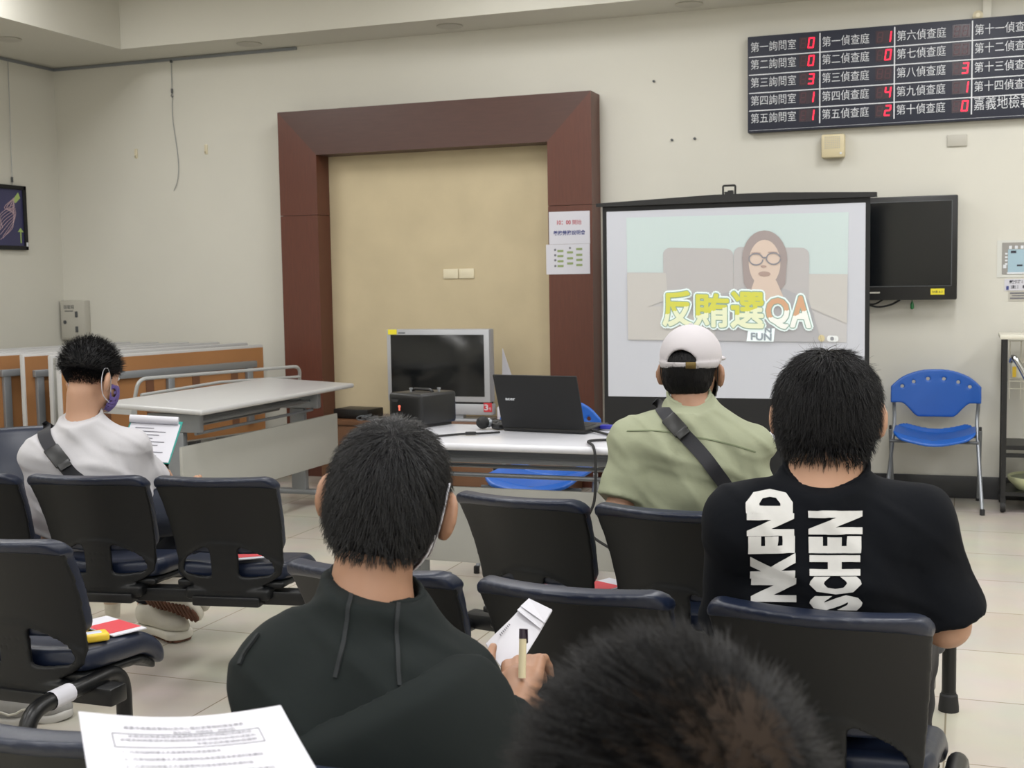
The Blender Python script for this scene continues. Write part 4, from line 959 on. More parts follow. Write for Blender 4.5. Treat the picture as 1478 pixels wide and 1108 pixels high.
def person(label, spec):
    """one continuous body; clothes, hair and accessories are its children"""
    S = {k: np.array(v, float) for k, v in spec['J'].items()}
    R = spec['R']; hs = spec.get('hs', 1.0); base = spec['base']; bulk = spec.get('bulk', 1.0)
    t = thing('person', label, 'person', base)
    hf = head_sdf(S['head'], R, hs)
    nk = S['head']+R @ np.array([0, -.03, -.065])*hs
    chest = S['chest']; hip = S['hip']; upv = nrm(S['neck']-hip); across = S['SR']-S['SL']; across = nrm(across-upv*(across @ upv)); fw = np.cross(upv, across); T = np.stack([across, fw, upv], 1)
    hands = []
    for h in spec.get('hands', ()): hands += hand_prims(*h)
    hr = nrm(np.array([across[0], across[1], 0]))
    kneeL, kneeR, ankL, ankR = S['KL'], S['KR'], S['AL'], S['AR']
    hipL, hipR = hip-hr*.09, hip+hr*.09
    def torso(P, e):
        d = ell(P, chest, (.165*bulk+e, .11*bulk+e, .2+e), T)
        d = smin(d, ell(P, (chest+hip)/2, (.15*bulk+e, .115*bulk+e, .2+e), T), .06)
        d = smin(d, ell(P, hip+np.array([0, 0, .03]), (.165*bulk+e, .125*bulk+e, .13+e), T), .06)
        d = smin(d, cone(P, S['SL'], S['SR'], .055+e, .055+e), .07)
        for k in ('SL', 'SR'): d = smin(d, cone(P, S['neck']+upv*-.02, S[k]+upv*.005, .05+e, .05+e), .05)
        return d
    nt = S['neck']+fw*.012; nks = spec.get('neck_r', 1.0); nside = spec.get('neck_side', 0.0)
    def body(P):
        d = smin(hf(P), cone(P, nk, nt, .053*hs*nks, .06*hs*nks), .02)
        d = smin(d, torso(P, -.012), .035)
        for s in 'LR':
            d = smin(d, cone(P, S['S'+s], S['E'+s], .046*bulk, .04*bulk), .03); d = smin(d, cone(P, S['E'+s], S['W'+s], .041*bulk, .027*bulk), .015)
        hd = None
        for a, b, ra, rb in hands:
            c = cone(P, a, b, ra, rb); hd = c if hd is None else smin(hd, c, .005)
        if hd is not None: d = smin(d, hd, .008)
        for a, k, b in ((hipL, kneeL, ankL), (hipR, kneeR, ankR)):
            d = smin(d, cone(P, a, k, .08, .056), .04); d = smin(d, cone(P, k, b, .052, .035), .02); 
            f = nrm([*(k-a)[:2], 0]); d = smin(d, cone(P, b+np.array([0, 0, -.03]), b+f*.14+np.array([0, 0, -.055]), .03, .022), .02)
        return d
    allp = np.array(list(S.values())+[h[1] for h in hands]); lo = allp.min(0)-.17; hi = allp.max(0)+.17
    hb = spec.get('h', .007)
    ob = sdf_obj('body', body, lo, hi, hb, spec.get('skin', M_skin), t, smooth_it=1)
    eye = []
    for sx in (-1, 1):
        c = S['head']+R @ np.array([sx*.032, .0815, .014])*hs
        mbx = MB().lathe([(0, -.0105), (.006, -.009), (.0102, -.003), (.0105, 0), (.0102, .003), (.006, .0085), (.0045, .0098)], c, axis=R @ np.array([0, 1, 0]), seg=14).mat(1).lathe([(.0048, .0094), (.0035, .0105), (0, .0108)], c, axis=R @ np.array([0, 1, 0]), seg=14)
        mbx.build('eye', [M_white, M_black], t)
    # trousers
    tm = spec.get('trousers', M_dark)
    def trou(P):
        d = ell(P, hip+np.array([0, 0, .0]), (.175*bulk, .135*bulk, .12), T)
        for a, k, b in ((hipL, kneeL, ankL), (hipR, kneeR, ankR)):
            d = smin(d, cone(P, a, k, .098, .074), .04); d = smin(d, cone(P, k, b+np.array([0, 0, .05]), .072, .056), .02)
        return d+.003*np.sin(P[:, 2]*70+P[:, 0]*25)
    pp = np.array([hip, kneeL, kneeR, ankL, ankR]); sdf_obj('trousers', trou, np.minimum(pp.min(0)-.22, 9), pp.max(0)+.22, .012, tm, t)
    # shirt
    slv = spec.get('sleeve', .8); sr = spec.get('sleeve_r', (.066, .075)); e = spec.get('ease', .012); fold = spec.get('fold', .004); hem = spec.get('hem', -.08)
    nkc = spec.get('collar', .035)
    def shirt(P):
        d = torso(P, e); arm = None
        for s in 'LR':
            a, b, w = S['S'+s], S['E'+s], S['W'+s]
            if slv > 1:
                c = smin(cone(P, a, b, sr[0]*bulk, sr[1]*bulk*.9), cone(P, b, b+(w-b)*(slv-1), sr[1]*bulk*.88, sr[1]*.62*bulk), .03)
                c = smax(c, (P-(b+(w-b)*(slv-1))) @ nrm(w-b), .006)
            else:
                en = a+(b-a)*slv; c = cone(P, a, en+(b-a)*.1, sr[0]*bulk, sr[1]*bulk); c = smax(c, (P-en) @ nrm(b-a), .006)
            d = smin(d, c, .035)
        d = smin(d, cone(P, nt-upv*.05, nt+upv*(nkc+.03), .085*hs, (.062*nks)*hs), .03)
        q = (P-chest) @ T
        w = np.sin(q[:, 0]*38+q[:, 2]*24+2.2*np.sin(q[:, 2]*9+q[:, 1]*7))*np.sin(q[:, 2]*13-q[:, 0]*17+1.3)+.6*np.sin(q[:, 0]*19-q[:, 2]*33+np.sin(q[:, 0]*21))
        for (u1, u2, u3, ph) in ((17, 11, 5, .3), (13, 17, 9, 2.1), (9, 25, -8, 4.0), (21, 6, 12, 1.2)):
            a_ = q[:, 0]*u1+q[:, 2]*u2+q[:, 1]*u3+ph+.8*np.sin(q[:, 0]*13+q[:, 2]*7+ph)
            msk = sm(.5+.9*np.sin(q[:, 0]*9+ph*2)*np.sin(q[:, 2]*8-ph))
            w = w-1.0*msk*np.clip(1-np.abs(np.sin(a_))*2.6, 0, 1)
        d = d+fold*w
        cut = nt+upv*nkc
        nd = nrm(upv*1.0-fw*spec.get('neck_tilt', .25)+across*nside)
        near = np.linalg.norm((P-cut)-np.outer((P-cut) @ nd, nd), axis=1)
        d = smax(d, np.where(near < .1, (P-cut) @ nd, -1), .004)
        d = np.maximum(d, -cone(P, nk, nt-upv*.06, .058*hs*nks, .066*hs*nks))
        return smax(d, -((P-hip) @ upv)+hem, .006)
    sp_ = np.array([S[k] for k in ('SL', 'SR', 'EL', 'ER', 'chest', 'hip', 'neck')]+([S['WL'], S['WR']] if slv > 1 else []))
    so = sdf_obj(spec.get('shirt_name', 'shirt'), shirt, sp_.min(0)-.2, sp_.max(0)+.17, spec.get('hs_', .007), spec['shirt'], t, smooth_it=1)
    # collar band
    if spec.get('band', True):
        cut = nt+upv*(nkc-.004); nd = nrm(upv*1.0-fw*spec.get('neck_tilt', .25)+across*nside)
        def band(P):
            hgt = (P-cut) @ nd; rad = np.linalg.norm((P-cut)-np.outer(hgt, nd)-0, axis=1)
            ax = cone(P, nk, nt-upv*.06, .058*hs*nks, .066*hs*nks)
            return np.hypot(np.maximum(np.abs(ax-.003)-.002, 0), np.maximum(np.abs(hgt+.004)-.007, 0))-.0035
        sdf_obj('collar', band, cut-.13, cut+.13, .005, spec.get('band_m', spec['shirt']), t)
    # shoes
    if spec.get('shoes', True):
        for k, b in ((kneeL, ankL), (kneeR, ankR)):
            f = nrm([*(k-hip)[:2], 0]); c = np.array([b[0], b[1], 0])+f*.05
            sh = lambda P: smax(smin(ell(P, c+np.array([0, 0, .05])-f*.06, (.045, .06, .06)), cone(P, c-f*.08+np.array([0, 0, .035]), c+f*.13+np.array([0, 0, .025]), .045, .038), .03), .004-P[:, 2], .004)
            sdf_obj('shoe', sh, c-np.array([.25, .25, .05]), c+np.array([.25, .25, .2]), .009, M_dark, t)
    return t, dict(S=S, R=R, hs=hs, head=S['head'], shirt=shirt, body=body, T=T, up=upv, fw=fw, across=across, nk=nk, nt=nt)
HAIRF = [None]
def ear_gap(d, q):
    for sx in (-1, 1): d = smax(d, -ell(q, (sx*.098, .0, -.022), (.032, .036, .042)), .008)
    return d
def hair_cap(t, D, fn, m, h=.005, name='hair'):
    c, R = D['head'], D['R']; hs = D['hs']
    def f(P): return fn(((P-c) @ R)/hs)*hs
    V, Fq = snets(f, c-.17, c+.17, h); V = relax(V, Fq)
    o = mesh_obj(name, V, Fq, m, t, angle=None); HAIRF[0] = f; return o, V, Fq
def to_local(D, P): return ((P-D['head']) @ D['R'])/D['hs']
def strap(name, t, D, pix, d0, w, m, fn=None, th=.003, lift=.004, seg=60, t0=None):
    """webbing lying on the clothes: follows the cloth below each point of its course"""
    fn = fn or D['shirt']
    path = np.array(bez([(x, y, 0) for x, y in pix], max(2, seg//(len(pix)-1))))
    dirs = np.array([ray(x, y) for x, y, _ in path]); O = np.tile(CAM, (len(path), 1))
    P = march(fn, O, dirs, d0-.35, d0+.5); N = grad(fn, P); N /= np.linalg.norm(N, axis=1)[:, None]
    for _ in range(6): P[1:-1] = P[1:-1]*.5+(P[:-2]+P[2:])*.25; N[1:-1] = N[1:-1]*.5+(N[:-2]+N[2:])*.25
    N /= np.linalg.norm(N, axis=1)[:, None]
    Tn = np.gradient(P, axis=0); Tn /= np.linalg.norm(Tn, axis=1)[:, None]; X = np.cross(Tn, N); X /= np.linalg.norm(X, axis=1)[:, None]
    V = []
    for i in range(len(P)):
        for a, b in ((-1, 0), (1, 0), (1, 1), (-1, 1)): V.append(P[i]+X[i]*a*w/2+N[i]*(lift+b*th))
    Fc = [[i*4+k, i*4+(k+1) % 4, (i+1)*4+(k+1) % 4, (i+1)*4+k] for i in range(len(P)-1) for k in range(4)]+[[0, 1, 2, 3], [len(V)-4+k for k in (3, 2, 1, 0)]]
    return mesh_obj(name, V, Fc, m, t, angle=40), P, N, X, Tn
def flow(wh, a, b, c, extra=(0, 0, 0)):
    wh = np.array(wh); ex = np.array(extra, float)
    def f(P, N):
        v = P-wh; v = v/(np.linalg.norm(v, axis=1)[:, None]+1e-9)
        return N*a+v*b+np.array([0, 0, -c])+ex
    return f
def face_mask(t, D, m, loop):
    c, R, hs = D['head'], D['R'], D['hs']
    def f(P):
        q = ((P-c) @ R)/hs
        d = ell(q, (0, .035, -.045), (.071, .078, .082)); d = np.maximum(d, -(d+.004))
        return smax(smax(d, .03-q[:, 1], .004), np.abs(q[:, 2]+.06)-.05, .006)*hs
    k = sdf_obj('face_mask', f, c-.15, c+.15, .005, m, t)
    for sx in (-1, 1):
        L = [(sx*.068, .035, -.045), (sx*.08, .015, .0), (sx*.085, -.008, .03), (sx*.087, -.026, .02), (sx*.086, -.026, -.02), (sx*.078, -.005, -.06), (sx*.066, .035, -.08)]
        MB().tube(bez([c+R @ np.array(p)*hs for p in L], 6), .0016, 5).build('ear_loop', loop, k)
def Wp(*a): return wd(*a)
V3 = lambda x, y, z: np.array([x, y, z], float)

# ---- man in the printed black shirt
J = dict(head=Wp(1195, 592, 2.50), neck=Wp(1192, 712, 2.46), chest=Wp(1195, 872, 2.50), SL=Wp(1076, 752, 2.46), SR=Wp(1316, 754, 2.46), EL=Wp(1064, 895, 2.58), ER=Wp(1366, 900, 2.46))
c = J['chest']; J['hip'] = V3(c[0], c[1]+.1, .53); J['WL'] = V3(c[0]-.08, c[1]+.3, .6); J['WR'] = V3(c[0]+.12, c[1]+.3, .6)
for s, k in ((-1, 'L'), (1, 'R')): J['K'+k] = V3(c[0]+s*.13, c[1]+.46, .49); J['A'+k] = V3(c[0]+s*.13, c[1]+.5, .09)
P3, D3 = person('person in a black shirt with big white letters down the back', dict(J=J, R=rot(2, 3, 0), hs=1.1, bulk=1.1, base=(c[0], c[1], 0), shirt=M_tee, sleeve=.97, sleeve_r=(.064, .074), skin=M_skin, ease=.014, fold=.004, neck_r=1.17, collar=.05, h=.0075, neck_tilt=.15,
    hands=[(J['WL'], (.3, .9, -.1), (0, .1, 1), 1), (J['WR'], (-.3, .9, -.1), (0, .1, 1), -1)]))
def h3l(q):
    d = ell(q, (0, -.012, .008), (.088, .108, .1)); return ear_gap(smin(d, ell(q, (0, -.05, -.05), (.074, .06, .06)), .03), q)
def h3(q):
    d = h3l(q); x, y, z = q.T
    d = smax(d, np.where(y < -.02, -.068, -.045+(y+.02)*1.2)-z, .014); return smax(d, y-.085+np.maximum(0, .04-z)*.6, .015)
def lay_of(D, fn): return lambda P: fn(to_local(D, P))*D['hs']
hc, V, Fq = hair_cap(P3, D3, h3, M_hair)
strands('hair_strands', hc, V, Fq, flow(J['head']+V3(.0, -.01, .13), .15, .75, .75), 11000, .045, .00065, M_hairs, seed=3, jit=.3, lay=lay_of(D3, h3l), off=.014, clump=.25, lens=lambda P: np.clip((to_local(D3, P)[:, 2]+.06)/.08, .25, 1))
strands('hair_strands', hc, V, Fq, flow(J['head']+V3(.0, -.01, .1), .8, .6, .0), 160, .03, .0004, M_hairs, seed=31, jit=.5, mask=lambda p: (p[:, 2] > J['head'][2]+.06)*1.0)
face_mask(P3, D3, M_black, M_black)
def print_on(t, D, letters, m, d0):
    mb = MB()
    for ch, (x0, y0, x1, y1) in letters:
        V, Fc = glyphs(ch, .068, 2); lo, hi = V.min(0), V.max(0)
        bm = bmesh.new(); vs = [bm.verts.new(((a-lo[0])/(hi[0]-lo[0])*(y1-y0), (b-lo[1])/(hi[1]-lo[1])*(x1-x0), 0)) for a, b, _ in V]
        for f in Fc:
            try: bm.faces.new([vs[i] for i in f])
            except ValueError: pass
        bmesh.ops.triangulate(bm, faces=bm.faces[:])
        for _ in range(4):
            es = [e for e in bm.edges if e.calc_length() > 9]
            if not es: break
            bmesh.ops.subdivide_edges(bm, edges=es, cuts=1); bmesh.ops.triangulate(bm, faces=bm.faces[:])
        bm.verts.index_update()
        # turned a quarter: the text runs upwards, letter tops point left
        pts = np.array([(x1-v.co.y, y1-v.co.x) for v in bm.verts]); Fc = [[v.index for v in f.verts] for f in bm.faces]; bm.free()
        dirs = np.array([ray(a, b) for a, b in pts]); P = march(D['shirt'], np.tile(CAM, (len(pts), 1)), dirs, d0-.3, d0+.4)
        N = grad(D['shirt'], P); N /= np.linalg.norm(N, axis=1)[:, None]
        mb.add(P+N*.0035, Fc)
    return mb.build('printed_lettering', m, t, angle=None, label='white block letters reading upwards')
M_print = mat('shirt_print', 'c9c9c8', .7, var=.08, vscale=40)
print_on(P3, D3, [('D', (1077, 707, 1144, 741)), ('N', (1078, 741, 1146, 773)), ('E', (1080, 773, 1147, 798)), ('K', (1083, 798, 1148, 833)), ('N', (1085, 833, 1150, 868)),
    ('N', (1167, 737, 1244, 771)), ('E', (1167, 774, 1242, 798)), ('H', (1168, 801, 1241, 831)), ('C', (1168, 832, 1243, 857)), ('S', (1169, 858, 1244, 880))], M_print, 2.38)

# ---- man in the dark hoodie
J = dict(head=Wp(563, 714, 1.93), neck=Wp(534, 868, 1.87), chest=Wp(536, 1125, 1.82), SL=Wp(418, 972, 1.84), SR=Wp(646, 1008, 1.9), EL=Wp(385, 1125, 1.82), ER=Wp(690, 1160, 1.95), WR=Wp(752, 1006, 2.12))
c = J['chest']; J['hip'] = V3(c[0], c[1]+.12, .53); J['WL'] = V3(c[0]+.06, c[1]+.32, .62)
for s, k in ((-1, 'L'), (1, 'R')): J['K'+k] = V3(c[0]+s*.12, c[1]+.42, .49); J['A'+k] = V3(c[0]+s*.12, c[1]+.46, .09)
HW = J['WR']
P2, D2 = person('person in a dark hooded jacket holding an envelope and a pen', dict(J=J, R=rot(14, 12, 10), hs=1.06, bulk=1.0, base=(c[0], c[1], 0), shirt=M_hood, shirt_name='hooded_jacket', sleeve=1.85, sleeve_r=(.068, .062), skin=M_skin2, ease=.016, fold=.005, collar=.028, neck_side=.4, h=.005, neck_tilt=.1,
    hands=[(HW, nrm(wd(753, 955, 2.2)-wd(748, 1010, 2.12)), (-.15, -.6, .8), -1, 1.0, .9, -3.6), (J['WL'], (.5, .9, .1), (0, .1, 1), 1)]))
def h2l(q):
    d = ell(q, (0, -.014, .012), (.08, .105, .095)); return ear_gap(smin(d, ell(q, (0, -.05, -.045), (.066, .054, .065)), .03), q)
def h2(q):
    d = h2l(q); x, y, z = q.T
    d = smax(d, np.where(y < -.03, -.088, -.088+(y+.03)*2.2)-z, .012); return smax(d, y-.075+np.maximum(0, .04-z)*.7, .015)
hc, V, Fq = hair_cap(P2, D2, h2, M_hair)
wh2 = J['head']+D2['R'] @ V3(.005, -.075, .075)
strands('hair_strands', hc, V, Fq, flow(wh2, .15, .95, .35), 12000, .034, .0005, M_hairs2, seed=4, jit=.25, lay=lay_of(D2, h2l), off=.012, clump=.3, lens=lambda P: np.clip((to_local(D2, P)[:, 2]+.1)/.08, .35, 1))
face_mask(P2, D2, M_paper, M_paper)
pa, pb, pc = Wp(712, 930, 1.72), Wp(533, 1018, 1.66), Wp(448, 1082, 1.64)
hn = nrm(np.cross(pb-pa, CF)); hn = hn if hn[2] < 0 else -hn
S2 = D2['S']
def tor(P):
    d = ell(P, S2['chest'], (.177, .122, .212), D2['T']); d = smin(d, cone(P, S2['SL'], S2['SR'], .069, .069), .07)
    return d
def hood(P):
    s = tor(P); q = (P-pa) @ hn
    th = .03*sm(q/.05+.3)
    d = np.maximum(s-.006-th, -s-.004); d = smax(d, -q, .02)
    return smax(d, -(P-J['chest']) @ D2['fw']*-1-.02, .02)
sdf_obj('hood', hood, c-.42, c+.42, .007, M_hood, P2, smooth_it=2)
M_seam = mat('seam_tape', '14191c', .85)
for i, px in enumerate((((512, 836), (503, 875), (501, 897), (493, 940), (484, 978)), ((577, 858), (573, 885), (572, 914), (574, 950), (576, 990)))):
    strap('seam', P2, D2, px, 1.8, .006, M_seam, lift=.0, th=.003)
strap('drawcord', P2, D2, ((374, 916), (364, 930), (354, 944), (347, 960)), 1.85, .006, M_seam, lift=.001, th=.004)
tip, base = Wp(755, 907, 2.13), Wp(754, 952, 2.12); ax = nrm(tip-base)
t = thing('marker_pen', 'cream pen with a dark cap held upright beside the white envelope', 'pen', tuple(base))
MB().tube([base-ax*.03, base+ax*.035], .0065, 12).build('barrel', mat('pen_cream', 'cabf9e', .4), t)
MB().tube([base+ax*.035, tip], .0068, 12).box(tuple(tip-ax*.012+V3(.007, 0, 0)), (.003, .004, .024)).build('cap', mat('pen_cap', '2a1d2c', .4), t)
ev = [Wp(761, 866, 2.34), Wp(797, 882, 2.33), Wp(736, 984, 2.245), Wp(701, 930, 2.25)]
t = thing('envelope', 'folded white envelope held up by the man in the dark hoodie', 'envelope', tuple(ev[3]))
nn = nrm(np.cross(ev[1]-ev[0], ev[3]-ev[0])); nn = nn if nn @ CF > 0 else -nn
def bil(u, v, w=0): return (ev[0]*(1-u)+ev[1]*u)*(1-v)+(ev[3]*(1-u)+ev[2]*u)*v+nn*w
N_ = 9; Vv = []; Ff = []
for k in range(2):
    for i in range(N_):
        for j in range(5): v = i/(N_-1); Vv.append(bil(j/4, v, .004*math.sin(v*5)+.003*math.sin(j*1.3)+k*.0025))
for i in range(N_-1):
    for j in range(4): a = i*5+j; Ff.append([a, a+1, a+6, a+5]); Ff.append([a+45, a+50, a+51, a+46])
for i in range(N_-1): Ff += [[i*5, i*5+5, i*5+50, i*5+45], [i*5+4, i*5+49, i*5+54, i*5+9]]
Ff += [[j, j+45, j+46, j+1] for j in range(4)]+[[40+j, 41+j, 86+j, 85+j] for j in range(4)]
mesh_obj('sleeve', Vv, Ff, M_paper, t)
MB().add([bil(.02, -.02, -.004), bil(.98, .0, -.005), bil(1.0, .2, -.007), bil(.0, .18, -.006)], [[0, 1, 2, 3]]).add([bil(.0, .1, -.003), bil(.98, .13, -.003), bil(.98, .28, -.0045), bil(0, .26, -.0045)], [[0, 1, 2, 3]]).build('flap', M_paper, t, smooth=False)
mb = MB(); 
for k in range(7): mb.add([bil(.1, .52+k*.035, -.006), bil(.16, .52+k*.035, -.006), bil(.16, .54+k*.035, -.006), bil(.1, .54+k*.035, -.006)], [[0, 1, 2, 3]])
mb.build('address_print', M_ink, t)

# ---- man in green with the white cap
J = dict(head=Wp(998, 533, 3.72), neck=Wp(1000, 598, 3.67), chest=Wp(998, 702, 3.68), SL=Wp(922, 640, 3.66), SR=Wp(1072, 652, 3.66), EL=Wp(893, 738, 3.63), ER=Wp(1096, 752, 3.66))
c = J['chest']; J['hip'] = V3(c[0], c[1]+.1, .53); J['WL'] = V3(c[0]-.1, c[1]+.3, .6); J['WR'] = V3(c[0]+.1, c[1]+.3, .6)
for s, k in ((-1, 'L'), (1, 'R')): J['K'+k] = V3(c[0]+s*.12, c[1]+.44, .49); J['A'+k] = V3(c[0]+s*.12, c[1]+.48, .09)
P4, D4 = person('person in an olive green shirt and white cap with a black cross-body strap', dict(J=J, R=rot(-4, 2, 0), hs=1.0, bulk=1.04, base=(c[0], c[1], 0), shirt=M_olive, sleeve=.86, sleeve_r=(.062, .078), skin=M_skin2, ease=.02, fold=.007, collar=.05, h=.0075,
    hands=[(J['WL'], (.3, .9, -.1), (0, .1, 1), 1), (J['WR'], (-.3, .9, -.1), (0, .1, 1), -1)]))
def h4(q):
    d = ell(q, (0, -.014, .015), (.081, .104, .084)); x, y, z = q.T
    d = smin(d, ell(q, (0, -.05, -.035), (.064, .05, .05)), .03); d = ear_gap(d, q)
    d = smax(d, np.where(y < -.02, -.072, -.072+(y+.02)*2.2)-z, .01); return smax(d, np.maximum(y-.03, z-.06), .01)
hc, V, Fq = hair_cap(P4, D4, h4, M_hair)
strands('hair_strands', hc, V, Fq, flow(J['head']+V3(0, 0, .1), .1, .7, .6), 3000, .018, .0006, M_hairs, seed=5, jit=.15, lay=HAIRF[0], off=.002)
face_mask(P4, D4, M_black, M_black)
def capf(q):
    x, y, z = q.T; k = ell(q, (0, -.008, .042), (.09, .112, .092)); d = np.maximum(k, -(k+.012))
    zl = .012+.06*(y+.1)*.5
    d = smax(d, zl-z, .004)
    op = smax(np.hypot(x, (z-.012)*.95)-.046, y+.05, .004); d = smax(d, -op, .004)
    strapb = np.maximum(np.abs(k-.001)-.003, np.abs(z-.016)-.011); strapb = np.maximum(strapb, y+.02); d = np.minimum(d, strapb)
    br = ell(q, (0, .115, .03), (.075, .075, .012)); br = smax(br, .07-y, .006); return smin(d, br, .006)
def capfw(P): return capf(to_local(D4, P))*D4['hs']
cp = sdf_obj('cap', capfw, J['head']-.22, J['head']+.22, .0045, M_cap, P4, smooth_it=1)
R4, hs4 = D4['R'], D4['hs']
def L4(x, y, z): return J['head']+R4 @ V3(x, y, z)*hs4
MB().lathe([(0, .004), (.006, .003), (.007, 0)], L4(0, -.008, .134), seg=10).build('top_button', M_cap, cp)
MB().box(tuple(L4(.03, -.114, .016)), (.03, .006, .02), R=Matrix(R4.tolist()) @ Matrix.Rotation(.3, 3, 'Z'), bev=.002).build('buckle', mat('brass', '6b5a34', .35, metal=.7), cp)
so, Pp, Nn, Xx, Tt = strap('shoulder_strap', P4, D4, ((949, 580), (955, 590), (963, 600), (973, 612), (985, 625), (1010, 652), (1040, 690), (1062, 725)), 3.4, .04, M_strap)
i = 25; 
def buckle(par, Pp, Nn, Xx, Tt, i, sx, sy):
    Rm = Matrix((Xx[i], Tt[i], Nn[i])).transposed()
    MB().box(tuple(Pp[i]+Nn[i]*.009), (sx, sy, .012), R=Rm, bev=.004).box(tuple(Pp[i]+Nn[i]*.012+Tt[i]*sy*.55), (sx*.8, sy*.35, .01), R=Rm, bev=.003).build('strap_buckle', M_black, par)
buckle(so, Pp, Nn, Xx, Tt, 26, .046, .07)
strap('yoke_seam', P4, D4, ((905, 622), (950, 622), (1000, 630), (1050, 640), (1090, 652)), 3.4, .004, mat('olive_seam', '6f785e', .9), lift=.0005, th=.002)

# ---- man in white with the clipboard
J = dict(head=Wp(132, 545, 4.5), neck=Wp(119, 612, 4.46), chest=Wp(122, 705, 4.47), SL=Wp(64, 658, 4.43), SR=Wp(184, 650, 4.52), EL=Wp(78, 775, 4.5), ER=Wp(222, 700, 4.68), WR=Wp(266, 712, 4.85))
c = J['chest']; J['hip'] = V3(c[0]+.02, c[1]+.06, .53); J['WL'] = wd(188, 680, 4.85)
J['KL'] = V3(-2.95, 4.12, .5); J['KR'] = V3(-2.62, 4.12, .5); J['AL'] = wz(212, 893, .05)+V3(0, 0, .06); J['AR'] = wd(214, 838, 4.86)
P5, D5 = person('person in a white shirt reading a clipboard, purple mask under the chin', dict(J=J, R=rot(-12, 16, -2), hs=1.04, bulk=1.02, neck_r=.93, base=(c[0], c[1], 0), shirt=M_wtee, sleeve=.9, sleeve_r=(.062, .074), skin=M_skin, ease=.014, fold=.006, collar=.035, h=.0075, trousers=M_denim, shoes=False, hem=-.14,
    hands=[(J['WR'], (.3, .85, .3), (.8, -.3, .4), 1, 1.0, .8, .3), (J['WL'], (.5, .7, .1), (-.6, .2, .6), -1)]))
def h5(q):
    d = ell(q, (0, -.012, .04), (.085, .106, .092)); x, y, z = q.T
    d = smax(d, .012+.25*np.maximum(0, y)-z, .012); return smax(d, y-.085, .015)
hc, V, Fq = hair_cap(P5, D5, h5, M_hair)
strands('hair_strands', hc, V, Fq, flow(J['head']+V3(.0, .0, .02), .8, .5, .0, (0.1, .2, .0)), 5000, .022, .0007, M_hairs, seed=6, jit=.3)
Vb, Fb = snets(lambda P: np.maximum(ell(to_local(D5, P), (0, -.012, .035), (.0765, .0975, .085)), np.abs(to_local(D5, P)[:, 2]+.012)-.035), J['head']-.15, J['head']+.15, .005)
strands('hair_fade', hc, Vb, Fb, flow(J['head'], .5, .4, .6), 40000, .008, .001, M_hairs, seed=7, jit=.3, npts=3, mask=lambda p: np.clip((to_local(D5, p)[:, 2]+.05)/.07, 0, 1)**1.5*(to_local(D5, p)[:, 1] < .03))
M_mask = mat('purple_mask', '5a4a86', .7, var=.4, vscale=40)
face_mask(P5, D5, M_mask, M_paper)
so, Pp, Nn, Xx, Tt = strap('bag_strap', P5, D5, ((73, 611), (68, 616), (64, 626), (70, 642), (86, 664), (104, 684), (122, 700)), 4.1, .045, M_strap)
buckle(so, Pp, Nn, Xx, Tt, 38, .055, .08)
bag = wd(226, 722, 4.72)
def bagf(P): return rbox(P, bag, (.05, .09, .07), .03)
tag(sdf_obj('waist_bag', bagf, bag-.2, bag+.2, .012, M_strap), 'black waist bag at the side of the man in white', 'bag')
def shoe(a, b, roll, name):
    """a sneaker from heel a to toe b with the sole turned by roll"""
    a, b = np.array(a, float), np.array(b, float); f = nrm(b-a); Lh = np.linalg.norm(b-a)
    up = nrm(np.cross(np.cross(f, V3(*roll)), f)); sd = np.cross(f, up); M = np.stack([f, sd, up], 1); cc = (a+b)/2
    def up_(P):
        q = (P-cc) @ M; x, y, z = q.T
        d = smin(ell(q, (-.06, 0, .05), (.085, .042, .06)), ell(q, (.06, 0, .03), (.085, .046, .042)), .04)
        d = smax(d, -(z-.012), .006); return smax(d, -ell(q, (-.07, 0, .12), (.045, .028, .05)), .006)
    def so_(P):
        q = (P-cc) @ M; x, y, z = q.T
        wv = .05-.012*np.cos((x+.02)*22); d2 = np.hypot(np.maximum(np.abs(x)-Lh/2+.05, 0), y*.05/wv)-.05
        return smax(d2, np.abs(z+.004)-.016, .008)
    def tr_(P):
        q = (P-cc) @ M; x, y, z = q.T
        wv = .046-.012*np.cos((x+.02)*22); d2 = np.hypot(np.maximum(np.abs(x)-Lh/2+.05, 0), y*.05/wv)-.046
        return np.maximum(np.maximum(d2, np.abs(z+.023)-.006), -(np.abs(np.mod(x, .02)-.01)-.003)*.6)
    u = sdf_obj(name, up_, cc-.24, cc+.24, .006, M_shoe, P5)
    sdf_obj('sole', so_, cc-.24, cc+.24, .006, M_sole, u); sdf_obj('tread', tr_, cc-.24, cc+.24, .004, M_tread, u)
    mb = MB()
    for k in range(4):
        p0 = cc+M @ V3(.02+.02*k, -.028, .064-.006*k); p1 = cc+M @ V3(.02+.02*k, 0, .078-.006*k); p2 = cc+M @ V3(.02+.02*k, .028, .064-.006*k); mb.tube(bez([p0, p1, p2], 4), .003, 5)
    mb.build('laces', M_sole, u)
M_shoe = mat('pale_sneaker', 'cfcbbf', .7, var=.06, vscale=40); M_sole = mat('sneaker_sole', 'dcd8cc', .6); M_tread = mat('brown_tread', '6a4636', .7)
sa, sb = wz(200, 893, .05), wz(278, 905, .05)
shoe(V3(sa[0], sa[1], .03), V3(sa[0]+.27, sa[1]-.07, .03), (0, 0, 1), 'shoe')
s1, s2 = wd(214, 858, 4.84), wd(297, 884, 4.72); shoe(s1, s1+nrm(s2-s1)*.265, tuple(CF*.75+V3(0, 0, .65)), 'shoe')
